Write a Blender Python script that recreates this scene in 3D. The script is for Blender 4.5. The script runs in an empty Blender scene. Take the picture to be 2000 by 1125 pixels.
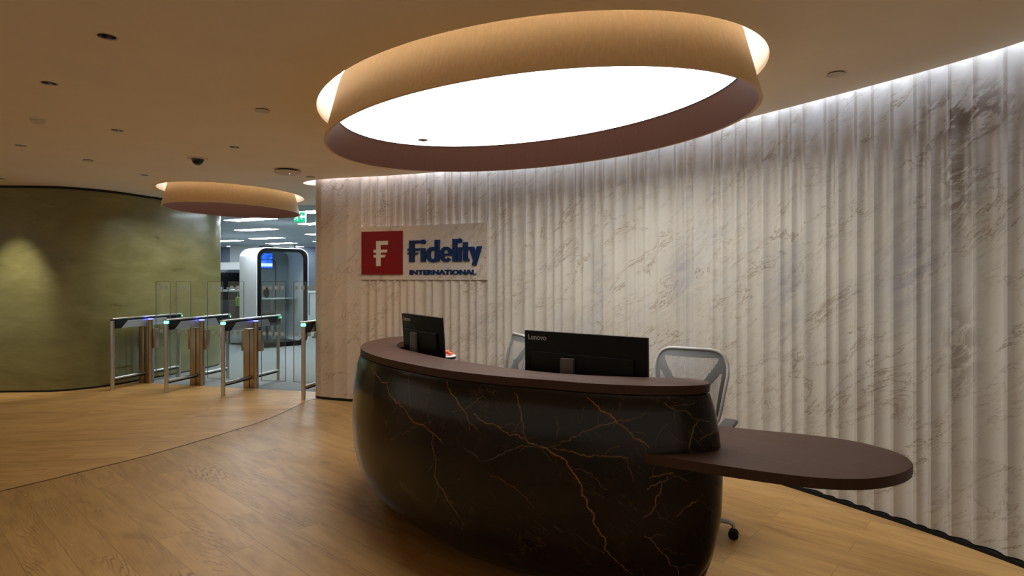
import bpy, bmesh, math, random
from mathutils import Vector, Matrix
random.seed(7)
PI = math.pi
COL = bpy.context.scene.collection
H = 2.70          # lobby ceiling height

# ------------------------------------------------------------------ helpers
def tag(o, label=None, cat=None, group=None, kind=None):
    if label: o['label'] = label
    if cat: o['category'] = cat
    if group: o['group'] = group
    if kind: o['kind'] = kind
    return o

def thing(name, label, cat, loc=(0, 0, 0), rotz=0, group=None):
    o = bpy.data.objects.new(name, None); COL.objects.link(o)
    o.location = loc; o.rotation_euler = (0, 0, rotz); o.empty_display_size = .1
    return tag(o, label, cat, group)

def link(name, me, mat, parent=None, smooth=False):
    if mat is not None and not me.materials: me.materials.append(mat)
    if smooth:
        for p in me.polygons: p.use_smooth = True
    o = bpy.data.objects.new(name, me); COL.objects.link(o)
    if parent is not None: o.parent = parent
    return o

def auto_smooth(me, ang=40):
    for p in me.polygons: p.use_smooth = True
    me.set_sharp_from_angle(angle=math.radians(ang))

def wmat(o):
    m = Matrix.Translation(o.location) @ o.rotation_euler.to_matrix().to_4x4()
    return wmat(o.parent) @ m if o.parent else m

def obj(name, bm, mat, parent=None, smooth=None, world=False):
    """bmesh -> one object. world=True: coordinates are world ones, moved under the parent."""
    bmesh.ops.recalc_face_normals(bm, faces=bm.faces)
    me = bpy.data.meshes.new(name); bm.to_mesh(me); bm.free()
    if world and parent is not None:
        me.transform(wmat(parent).inverted())
    if smooth: auto_smooth(me, smooth)
    return link(name, me, mat, parent)

def copy_tree(o, parent=None):
    c = o.copy(); COL.objects.link(c); c.parent = parent
    for ch in list(o.children): copy_tree(ch, c)
    return c

def box(bm, x0, x1, y0, y1, z0, z1, bevel=0, seg=2, rot=0, piv=(0, 0, 0)):
    vs = [bm.verts.new(p) for p in ((x0,y0,z0),(x1,y0,z0),(x1,y1,z0),(x0,y1,z0),(x0,y0,z1),(x1,y0,z1),(x1,y1,z1),(x0,y1,z1))]
    fs = [bm.faces.new([vs[i] for i in f]) for f in ((0,3,2,1),(4,5,6,7),(0,1,5,4),(1,2,6,5),(2,3,7,6),(3,0,4,7))]
    if rot: bmesh.ops.rotate(bm, verts=vs, cent=piv, matrix=Matrix.Rotation(rot, 3, 'Z'))
    if bevel:
        es = list({e for f in fs for e in f.edges})
        bmesh.ops.bevel(bm, geom=es, offset=bevel, segments=seg, affect='EDGES', profile=.5)
    return bm

def poly_prism(bm, pts, z0, z1, bevel=0, seg=3):
    """closed outline -> slab, optionally with rounded top and bottom edges"""
    n = len(pts); bot = [bm.verts.new((p[0], p[1], z0)) for p in pts]; top = [bm.verts.new((p[0], p[1], z1)) for p in pts]
    fb = bm.faces.new(bot[::-1]); ft = bm.faces.new(top)
    for i in range(n): bm.faces.new((bot[i], bot[(i+1) % n], top[(i+1) % n], top[i]))
    if bevel:
        es = list(fb.edges) + list(ft.edges)
        bmesh.ops.bevel(bm, geom=es, offset=bevel, segments=seg, affect='EDGES', profile=.5)
    return bm

def tube(bm, pts, r, seg=10, closed=False, caps=True):
    """round tube along points; r is a number or one per point"""
    pts = [Vector(p) for p in pts]; n = len(pts)
    rs = r if isinstance(r, (list, tuple)) else [r]*n
    rings = []; prev = None
    for i, p in enumerate(pts):
        if closed: d = pts[(i+1) % n] - pts[i-1]
        else: d = pts[min(i+1, n-1)] - pts[max(i-1, 0)]
        d.normalize()
        if prev is None:
            a = Vector((0, 0, 1)) if abs(d.z) < .9 else Vector((1, 0, 0))
            u = d.cross(a).normalized()
        else:
            u = (prev - d*prev.dot(d)).normalized()
        prev = u; v = d.cross(u)
        rings.append([bm.verts.new(p + (u*math.cos(2*PI*k/seg) + v*math.sin(2*PI*k/seg))*rs[i]) for k in range(seg)])
    m = n if closed else n-1
    for i in range(m):
        A, B = rings[i], rings[(i+1) % n]
        for k in range(seg): bm.faces.new((A[k], A[(k+1) % seg], B[(k+1) % seg], B[k]))
    if caps and not closed:
        bm.faces.new(rings[0][::-1]); bm.faces.new(rings[-1])
    return bm

def lathe(bm, prof, cx=0, cy=0, seg=32, sx=1, sy=1):
    """prof: (r, z) list turned about a vertical axis"""
    rings = []
    for r, z in prof:
        if r < 1e-6: rings.append([bm.verts.new((cx, cy, z))])
        else: rings.append([bm.verts.new((cx + r*sx*math.cos(2*PI*k/seg), cy + r*sy*math.sin(2*PI*k/seg), z)) for k in range(seg)])
    for A, B in zip(rings, rings[1:]):
        for k in range(seg):
            a, b = A[k % len(A)], A[(k+1) % len(A)]; c, d = B[(k+1) % len(B)], B[k % len(B)]
            f = [a]
            for q in (b, c, d):
                if q not in f: f.append(q)
            if len(f) > 2: bm.faces.new(f)
    return bm

def ellipse_ring(bm, prof, c, th, seg=128):
    """prof: (a, b, z) list: lofted ellipses"""
    rings = []
    ct, st = math.cos(th), math.sin(th)
    for a, b, z in prof:
        rings.append([bm.verts.new((c[0] + a*math.cos(t)*ct - b*math.sin(t)*st, c[1] + a*math.cos(t)*st + b*math.sin(t)*ct, z))
                      for t in (2*PI*k/seg for k in range(seg))])
    for A, B in zip(rings, rings[1:]):
        for k in range(seg): bm.faces.new((A[k], A[(k+1) % seg], B[(k+1) % seg], B[k]))
    return rings

def ellipse_pts(c, a, b, th, n=128):
    ct, st = math.cos(th), math.sin(th)
    return [(c[0] + a*math.cos(t)*ct - b*math.sin(t)*st, c[1] + a*math.cos(t)*st + b*math.sin(t)*ct) for t in (2*PI*k/n for k in range(n))]

def catmull(P, n=10, closed=False):
    P = [Vector(p) for p in P]; out = []; m = len(P)
    for i in range(m if closed else m-1):
        if closed: p0, p1, p2, p3 = P[i-1], P[i], P[(i+1) % m], P[(i+2) % m]
        else:
            p1, p2 = P[i], P[i+1]
            p0 = P[i-1] if i else 2*p1-p2
            p3 = P[i+2] if i+2 < m else 2*p2-p1
        for k in range(n):
            t = k/n
            out.append(.5*((2*p1) + (p2-p0)*t + (2*p0-5*p1+4*p2-p3)*t*t + (3*p1-p0-3*p2+p3)*t**3))
    if not closed: out.append(P[-1].copy())
    return out

def resample(P, n, closed=False):
    P = [Vector(p) for p in P]
    if closed: P = P + [P[0]]
    d = [0]
    for a, b in zip(P, P[1:]): d.append(d[-1] + (b-a).length)
    out = []; j = 0; m = n if closed else n-1
    for i in range(n):
        s = d[-1]*i/m
        while j < len(P)-2 and d[j+1] < s: j += 1
        t = (s-d[j])/max(1e-9, d[j+1]-d[j]); out.append(P[j].lerp(P[j+1], min(1, t)))
    return out

def flat_curve(name, loops, z, thick, mat, parent=None):
    """filled outline with holes -> mesh slab centred on z"""
    cu = bpy.data.curves.new(name, 'CURVE'); cu.dimensions = '2D'; cu.fill_mode = 'BOTH'; cu.extrude = thick/2
    for L in loops:
        sp = cu.splines.new('POLY'); sp.points.add(len(L)-1)
        for i, p in enumerate(L): sp.points[i].co = (p[0], p[1], 0, 1)
        sp.use_cyclic_u = True
    t = bpy.data.objects.new('tmp', cu); COL.objects.link(t)
    dg = bpy.context.evaluated_depsgraph_get()
    me = bpy.data.meshes.new_from_object(t.evaluated_get(dg)); me.name = name
    bpy.data.objects.remove(t); bpy.data.curves.remove(cu)
    me.transform(Matrix.Translation((0, 0, z))); me.materials.clear()
    return link(name, me, mat, parent)

def text_mesh(s, size, depth, bold=0.0, spacing=1.0):
    cu = bpy.data.curves.new('t', 'FONT'); cu.body = s; cu.size = size; cu.extrude = depth/2; cu.offset = bold; cu.space_character = spacing
    t = bpy.data.objects.new('tmp', cu); COL.objects.link(t)
    dg = bpy.context.evaluated_depsgraph_get()
    me = bpy.data.meshes.new_from_object(t.evaluated_get(dg))
    bpy.data.objects.remove(t); bpy.data.curves.remove(cu); me.materials.clear()
    return me

# ------------------------------------------------------------------ materials
class NT:
    def __init__(s, name):
        s.m = bpy.data.materials.new(name); s.m.use_nodes = True; s.t = s.m.node_tree; s.t.nodes.clear()
        s.out = s.n('ShaderNodeOutputMaterial')
    def n(s, typ, **kw):
        x = s.t.nodes.new(typ)
        for k, v in kw.items():
            if k.startswith('i_'): x.inputs[int(k[2:])].default_value = v
            else: setattr(x, k, v)
        return x
    def l(s, a, b): s.t.links.new(a, b)
    def put(s, inp, v):
        if isinstance(v, bpy.types.NodeSocket): s.l(v, inp)
        else: inp.default_value = v
    def math(s, op, a, b=0.0, c=None, clamp=False):
        x = s.n('ShaderNodeMath', operation=op, use_clamp=clamp); s.put(x.inputs[0], a); s.put(x.inputs[1], b)
        if c is not None: s.put(x.inputs[2], c)
        return x.outputs[0]
    def noise(s, vec, scale, detail=4, rough=.5, dist=0.0):
        x = s.n('ShaderNodeTexNoise'); x.inputs['Scale'].default_value = scale; x.inputs['Detail'].default_value = detail
        x.inputs['Roughness'].default_value = rough; x.inputs['Distortion'].default_value = dist
        if vec is not None: s.l(vec, x.inputs['Vector'])
        return x.outputs[0]
    def map(s, vec, loc=(0,0,0), rot=(0,0,0), scale=(1,1,1)):
        if any(rot) and tuple(scale) != (1, 1, 1): vec = s.map(vec, (0, 0, 0), rot); rot = (0, 0, 0)   # turn first, then stretch
        x = s.n('ShaderNodeMapping'); s.l(vec, x.inputs[0]); x.inputs[1].default_value = loc; x.inputs[2].default_value = rot; x.inputs[3].default_value = scale
        return x.outputs[0]
    def rng(s, v, a, b, c=0.0, d=1.0, smooth=False):
        x = s.n('ShaderNodeMapRange'); x.clamp = True
        if smooth: x.interpolation_type = 'SMOOTHSTEP'
        s.put(x.inputs[0], v)
        for i, q in zip((1,2,3,4), (a,b,c,d)): x.inputs[i].default_value = q
        return x.outputs[0]
    def mix(s, f, a, b, mode='MIX'):
        x = s.n('ShaderNodeMix', data_type='RGBA', blend_type=mode)
        s.put(x.inputs[0], f)
        for i, v in ((6, a), (7, b)):
            if isinstance(v, bpy.types.NodeSocket): s.l(v, x.inputs[i])
            else: x.inputs[i].default_value = (*v[:3], 1)
        return x.outputs[2]
    def ramp(s, v, stops):
        x = s.n('ShaderNodeValToRGB'); s.l(v, x.inputs[0]); e = x.color_ramp.elements
        while len(e) < len(stops): e.new(.5)
        for q, (p, c) in zip(e, stops): q.position = p; q.color = (*c[:3], 1)
        return x.outputs[0]
    def bsdf(s, col=(.5,.5,.5), rough=.5, metal=0.0, spec=.5, normal=None, coat=0.0, coat_r=.1, emit=None, es=0.0, alpha=None):
        b = s.n('ShaderNodeBsdfPrincipled')
        if isinstance(col, bpy.types.NodeSocket): s.l(col, b.inputs['Base Color'])
        else: b.inputs['Base Color'].default_value = (*col[:3], 1)
        s.put(b.inputs['Roughness'], rough); s.put(b.inputs['Metallic'], metal)
        b.inputs['Specular IOR Level'].default_value = spec
        b.inputs['Coat Weight'].default_value = coat; b.inputs['Coat Roughness'].default_value = coat_r
        if normal is not None: s.l(normal, b.inputs['Normal'])
        if emit: b.inputs['Emission Color'].default_value = (*emit, 1); b.inputs['Emission Strength'].default_value = es
        if alpha is not None: s.put(b.inputs['Alpha'], alpha)
        s.l(b.outputs[0], s.out.inputs[0]); return b
    def bump(s, h, strength=.2, dist=.01):
        x = s.n('ShaderNodeBump'); x.inputs['Strength'].default_value = strength; x.inputs['Distance'].default_value = dist
        s.l(h, x.inputs['Height']); return x.outputs[0]
    def obj(s): return s.n('ShaderNodeTexCoord').outputs['Object']
    def uv(s, name='UVMap'):
        x = s.n('ShaderNodeUVMap'); x.uv_map = name; return x.outputs[0]

def simple(name, col, rough=.5, metal=0.0, var=.06, vs=30, bump=0.0, coat=0.0, spec=.5):
    t = NT(name); o = t.obj(); n = t.noise(o, vs, 4)
    c = t.mix(t.rng(n, .3, .7), tuple(x*(1-var) for x in col), tuple(min(1, x*(1+var)) for x in col))
    t.bsdf(c, rough, metal, spec, normal=t.bump(n, bump, .003) if bump else None, coat=coat)
    return t.m

def emit(name, col, strength, var=0.0):
    t = NT(name); e = t.n('ShaderNodeEmission'); e.inputs[0].default_value = (*col, 1); e.inputs[1].default_value = strength
    if var:
        n = t.noise(t.obj(), 1.5, 2); t.l(t.rng(n, .3, .7, strength*(1-var), strength), e.inputs[1])
    t.l(e.outputs[0], t.out.inputs[0]); return t.m

def glass(name, tint=(.97, .985, .98), refl=.035):
    t = NT(name); tr = t.n('ShaderNodeBsdfTransparent'); tr.inputs[0].default_value = (*tint, 1)
    g = t.n('ShaderNodeBsdfGlossy'); g.inputs['Roughness'].default_value = .02; g.inputs[0].default_value = (.9, 1, .96, 1)
    f = t.n('ShaderNodeLayerWeight'); f.inputs[0].default_value = .35
    k = t.math('MULTIPLY_ADD', t.math('POWER', f.outputs[1], 3.0), .7, refl, clamp=True)
    m = t.n('ShaderNodeMixShader'); t.l(k, m.inputs[0]); t.l(tr.outputs[0], m.inputs[1]); t.l(g.outputs[0], m.inputs[2])
    t.l(m.outputs[0], t.out.inputs[0]); return t.m

def wood_floor(name, ang, light=1.0):
    t = NT(name); p = t.map(t.obj(), rot=(0, 0, -ang))
    br = t.n('ShaderNodeTexBrick'); t.l(p, br.inputs['Vector'])
    br.offset = .37; br.inputs['Scale'].default_value = 1; br.inputs['Brick Width'].default_value = 1.25; br.inputs['Row Height'].default_value = .19
    br.inputs['Mortar Size'].default_value = .0022; br.inputs['Mortar Smooth'].default_value = .3
    br.inputs['Color1'].default_value = (0, 0, 0, 1); br.inputs['Color2'].default_value = (1, 1, 1, 1); br.inputs['Mortar'].default_value = (.5, .5, .5, 1)
    sh = t.n('ShaderNodeVectorMath', operation='MULTIPLY_ADD'); t.l(br.outputs[0], sh.inputs[0]); sh.inputs[1].default_value = (7, 3, 5); t.l(p, sh.inputs[2])
    q = sh.outputs[0]
    g1 = t.noise(t.map(q, scale=(1.0, 5.5, 1)), 1.5, 5, .55, 1.8)
    g2 = t.noise(t.map(q, scale=(2.5, 60, 1)), 2.2, 5, .6, .5)
    g3 = t.noise(t.map(q, scale=(1, 4, 1)), .9, 3, .5, .3)
    L = light
    c = t.ramp(g1, [(.25, (.20*L, .105*L, .032*L)), (.42, (.29*L, .160*L, .050*L)), (.60, (.36*L, .208*L, .070*L)), (.78, (.27*L, .147*L, .045*L))])
    c = t.mix(t.rng(g3, .35, .7, 0, .45), c, (.44*L, .27*L, .10*L))
    c = t.mix(t.rng(g2, .54, .70, 0, .22), c, (.13*L, .06*L, .022*L))
    # cathedral pores
    w = t.n('ShaderNodeTexWave', wave_type='RINGS', rings_direction='Z'); t.l(t.map(q, scale=(.5, 5, 1)), w.inputs[0])
    w.inputs['Scale'].default_value = 5; w.inputs['Distortion'].default_value = 9; w.inputs['Detail'].default_value = 3; w.inputs['Detail Scale'].default_value = 1.2
    knot = t.rng(t.noise(t.map(q, scale=(.8, 3, 1)), 1.3, 2), .50, .66)
    c = t.mix(t.math('MULTIPLY', t.rng(w.outputs['Fac'] if 'Fac' in w.outputs else w.outputs[1], .70, .95), t.math('MULTIPLY', knot, .75)), c, (.12*L, .05*L, .018*L))
    c = t.mix(t.math('MULTIPLY', br.outputs['Fac'], .42), c, (.05, .026, .010))
    ton = t.n('ShaderNodeSeparateColor'); t.l(br.outputs[0], ton.inputs[0])
    c = t.mix(t.rng(ton.outputs[0], 0, 1, 0, .30), c, (.20*L, .106*L, .034*L))
    r = t.rng(g2, .3, .7, .34, .48)
    t.bsdf(c, r, 0, .28, normal=t.bump(g2, .12, .002)); return t.m

M = {}
M['ceiling'] = simple('ceiling_plaster', (.91, .83, .68), .85, var=.02, vs=3)
M['ceiling_grey'] = simple('office_ceiling', (.42, .47, .50), .8, var=.05, vs=2)
M['white'] = simple('white_paint', (.82, .82, .82), .55, var=.02)
M['white_gloss'] = simple('white_shell', (.93, .95, .97), .28, var=.02)
M['recess'] = simple('recess_white', (.86, .84, .80), .7, var=.01)
M['black'] = simple('black_plastic', (.0045, .0045, .005), .42, var=.2, bump=.05, spec=.15)
M['black_matt'] = simple('black_shadow_gap', (.008, .008, .008), .8, var=.2)
M['dark_glass'] = simple('dark_polycarbonate', (.012, .014, .016), .12, var=.1)
M['steel'] = simple('brushed_steel', (.55, .53, .50), .28, 1.0, var=.08, vs=90)
M['bronze'] = simple('bronze_steel', (.40, .32, .23), .33, 1.0, var=.08, vs=60)
M['silver'] = simple('silver_paint', (.42, .44, .46), .38, .55, var=.03)
M['glass'] = glass('clear_glass')
M['glass_edge'] = simple('green_glass_edge', (.10, .13, .12), .2)
M['frost'] = simple('frosted_sticker', (.50, .60, .63), .7)
M['led_green'] = emit('green_led', (.12, 1.0, .45), 5)
M['led_blue'] = emit('blue_led', (.10, .13, 1.0), 9)
M['letter_blue'] = simple('blue_lettering', (.006, .022, .088), .5, var=.06, spec=.2)
M['letter_red'] = simple('red_tile', (.17, .003, .005), .5, var=.05, spec=.2)
M['letter_white'] = simple('ivory_letter', (.52, .47, .39), .5, var=.02)
M['panel'] = emit('luminous_panel', (1.0, .965, .91), 6.5)
M['strip_warm'] = emit('warm_led_strip', (1.0, .92, .80), 22.0)
M['strip_cool'] = emit('cool_led_strip', (.76, .84, 1.0), 16.0)
M['office_light'] = emit('office_light', (.84, .95, 1.0), 38.0)
M['plinth'] = simple('dark_plinth', (.006, .007, .007), .6, spec=.2)
M['grey_rim'] = simple('grey_chair_plastic', (.36, .36, .36), .45)
M['grey_frame'] = simple('charcoal_chair_plastic', (.045, .046, .048), .5)
M['logo_grey'] = simple('logo_grey', (.45, .45, .46), .4)
M['orange'] = simple('orange_wrap', (.75, .12, .03), .4, var=.2)
M['green_bag'] = simple('green_bag', (.22, .42, .05), .6)
M['fabric'] = simple('dark_fabric', (.03, .032, .035), .9, var=.2, vs=200)
M['blue_grey'] = simple('blue_grey_wall', (.10, .125, .17), .7, var=.04, vs=3)
M['brown_box'] = simple('brown_laminate', (.11, .07, .045), .5)
M['dim_white'] = simple('desk_white', (.55, .60, .62), .5)
M['chrome'] = simple('reflector_chrome', (.20, .17, .15), .15, 1.0)
M['cap'] = simple('ceiling_cap', (.66, .60, .50), .6, var=.02)

def m_mesh_fabric():
    t = NT('chair_mesh'); p = t.map(t.obj(), scale=(1, 1, 1))
    a = t.n('ShaderNodeTexWave', wave_type='BANDS', bands_direction='X'); a.inputs['Scale'].default_value = 70; t.l(p, a.inputs[0])
    b = t.n('ShaderNodeTexWave', wave_type='BANDS', bands_direction='Z'); b.inputs['Scale'].default_value = 70; t.l(p, b.inputs[0])
    k = t.math('MAXIMUM', a.outputs[1], b.outputs[1])
    t.bsdf((.24, .245, .25), .7, alpha=t.rng(k, .35, .75, .22, .62)); return t.m
M['mesh'] = m_mesh_fabric()

def m_walnut(name, base):
    t = NT(name); o = t.obj()
    n = t.noise(t.map(o, rot=(0, 0, .8), scale=(3, 40, 3)), 2.0, 5, .6, .4); n2 = t.noise(o, 1.4, 2)
    c = t.mix(t.rng(n, .3, .7), tuple(x*.86 for x in base), tuple(x*1.14 for x in base))
    c = t.mix(t.rng(n2, .3, .7, 0, .2), c, tuple(x*.8 for x in base))
    t.bsdf(c, t.rng(n, .3, .7, .38, .46), 0, .2); return t.m
M['walnut'] = m_walnut('walnut_laminate', (.060, .029, .0195))

def m_veneer(name, base, rough, spec=.4):
    t = NT(name); o = t.obj()
    g = t.noise(t.map(o, scale=(26, 26, .8)), 3.0, 5, .6); g2 = t.noise(t.map(o, scale=(70, 70, 2)), 3, 3, .6)
    c = t.mix(t.rng(g, .3, .7), tuple(x*.92 for x in base), tuple(x*1.07 for x in base))
    c = t.mix(t.rng(g2, .5, .7, 0, .25), c, tuple(x*.7 for x in base))
    t.bsdf(c, rough, 0, spec); return t.m
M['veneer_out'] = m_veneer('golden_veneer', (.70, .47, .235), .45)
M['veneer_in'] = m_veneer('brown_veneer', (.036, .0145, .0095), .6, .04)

def m_plaster():
    t = NT('olive_plaster'); u = t.uv()
    n = t.noise(t.map(u, scale=(1.0, 2.2, 1)), 1.6, 8, .62, .8); f = t.noise(t.map(u, scale=(1, 6, 1)), 9, 6, .6, .5); b = t.noise(u, .8, 2)
    c = t.ramp(n, [(.25, (.12, .11, .034)), (.5, (.185, .170, .056)), (.75, (.25, .232, .09))])
    c = t.mix(t.rng(f, .45, .7, 0, .28), c, (.12, .10, .036)); c = t.mix(t.rng(b, .3, .7, 0, .35), c, (.16, .15, .055))
    t.bsdf(c, t.rng(n, .3, .7, .26, .42), 0, .5, normal=t.bump(n, .05, .01), coat=.25, coat_r=.12); return t.m
M['plaster'] = m_plaster()

def m_marble():
    t = NT('white_marble'); u = t.uv('UVMap'); tr = t.uv('true')
    R = (0, 0, -math.radians(38))
    base = t.ramp(t.noise(u, 1.1, 3), [(.3, (.425, .405, .362)), (.7, (.50, .482, .44))])
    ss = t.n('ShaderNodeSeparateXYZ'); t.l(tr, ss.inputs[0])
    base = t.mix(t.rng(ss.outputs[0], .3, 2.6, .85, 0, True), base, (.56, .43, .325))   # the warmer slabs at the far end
    # cool grey clouds
    cl = t.noise(t.map(u, rot=R, scale=(.9, 2.4, 1)), 1.15, 6, .6, .4)
    c = t.mix(t.rng(cl, .52, .74, 0, .62), base, (.40, .405, .43))
    # broad tan clouds with streaky texture
    st = t.noise(t.map(u, rot=R, scale=(1.6, 9, 1)), 2.6, 9, .68, .9)
    mk = t.rng(t.noise(t.map(u, rot=R, scale=(.7, 1.7, 1), loc=(4, 2, 0)), 1.3, 3, .5), .44, .66)
    c = t.mix(t.math('MULTIPLY', t.rng(st, .50, .70), t.math('MULTIPLY', mk, .55)), c, (.36, .285, .20))
    # thin dark veins
    for k, (sc, wdt, lo, hi, amt, off, sy, col) in enumerate((
            (1.15, .009, .42, .58, .95, (1, 5, 0), 2.3, (.20, .145, .09)),
            (2.3, .013, .46, .62, .90, (7, 1, 0), 2.6, (.24, .20, .16)),
            (5.4, .022, .47, .64, .75, (3, 9, 0), 2.4, (.29, .235, .17)))):
        v = t.map(u, rot=R, scale=(.85, sy, 1), loc=off)
        n = t.noise(v, sc, 11, .66, .55)
        r = t.math('ABSOLUTE', t.math('SUBTRACT', n, .5))
        line = t.rng(r, 0, wdt, 1, 0)
        m2 = t.rng(t.noise(t.map(u, rot=R, scale=(.8, 1.8, 1), loc=(k*3, 2, 0)), 1.7, 5, .6), lo, hi)
        c = t.mix(t.math('MULTIPLY', line, t.math('MULTIPLY', m2, amt)), c, col)
    # the strongly figured slabs at the near end of the wall
    for cx, cz, rx, rz, a in ((6.53, 2.42, .30, .18, 1.0), (6.50, 2.02, .12, .32, .9), (6.52, 1.10, .12, .30, .6), (5.42, 1.02, .22, .28, .3)):
        d = t.n('ShaderNodeVectorMath', operation='SUBTRACT'); t.l(tr, d.inputs[0]); d.inputs[1].default_value = (cx, cz, 0)
        e = t.n('ShaderNodeVectorMath', operation='MULTIPLY'); t.l(d.outputs[0], e.inputs[0]); e.inputs[1].default_value = (1/rx, 1/rz, 0)
        ln = t.n('ShaderNodeVectorMath', operation='LENGTH'); t.l(e.outputs[0], ln.inputs[0])
        blob = t.rng(ln.outputs['Value'], .25, 1.15, 1, 0)
        s2 = t.noise(t.map(u, rot=(0, 0, -.75), scale=(1.6, 3.6, 1)), 3.6, 12, .72, .8)
        c = t.mix(t.math('MULTIPLY', t.math('MULTIPLY', t.rng(s2, .46, .52), blob), .95*a), c, (.155, .12, .095))
    # blue grey clouds at the right-hand ends of the slabs
    for cx, cz, rx, rz, a in ((3.60, 1.50, .16, .40, .8), (4.52, 1.50, .20, .42, .9), (5.45, 1.45, .22, .42, .9), (6.30, 1.50, .28, .50, 1.0), (6.25, 2.05, .22, .30, .6), (2.15, 1.0, .2, .3, .5)):
        d = t.n('ShaderNodeVectorMath', operation='SUBTRACT'); t.l(tr, d.inputs[0]); d.inputs[1].default_value = (cx, cz, 0)
        e = t.n('ShaderNodeVectorMath', operation='MULTIPLY'); t.l(d.outputs[0], e.inputs[0]); e.inputs[1].default_value = (1/rx, 1/rz, 0)
        ln = t.n('ShaderNodeVectorMath', operation='LENGTH'); t.l(e.outputs[0], ln.inputs[0])
        blob = t.rng(ln.outputs['Value'], .1, 1.1, 1, 0)
        s2 = t.noise(t.map(u, rot=(0, 0, -.62), scale=(1.2, 5, 1)), 2.6, 10, .66, .7)
        c = t.mix(t.math('MULTIPLY', t.math('MULTIPLY', t.rng(s2, .34, .62), blob), .75*a), c, (.235, .24, .275))
    t.bsdf(c, .34, 0, .5); return t.m
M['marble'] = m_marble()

def m_carpet():
    t = NT('grey_carpet'); o = t.obj(); n = t.noise(o, 90, 3, .7); b = t.noise(t.map(o, rot=(0, 0, .3), scale=(1, 3, 1)), 1.1, 4)
    c = t.mix(t.rng(n, .3, .7), (.13, .145, .15), (.28, .30, .305)); c = t.mix(t.rng(b, .35, .7, 0, .4), c, (.20, .235, .24))
    t.bsdf(c, .92, normal=t.bump(n, .4, .004)); return t.m
M['carpet'] = m_carpet()
M['wood_near'] = wood_floor('oak_planks_diagonal', math.radians(138), 1.18)
M['wood_far'] = wood_floor('oak_planks_cross', math.radians(8), 1.55)  # colour raised above the near planks to stand in for light falling here

# veins of the desk stone: polylines in (distance along front, height) metres, width, strength, tone
VEINS = []
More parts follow.
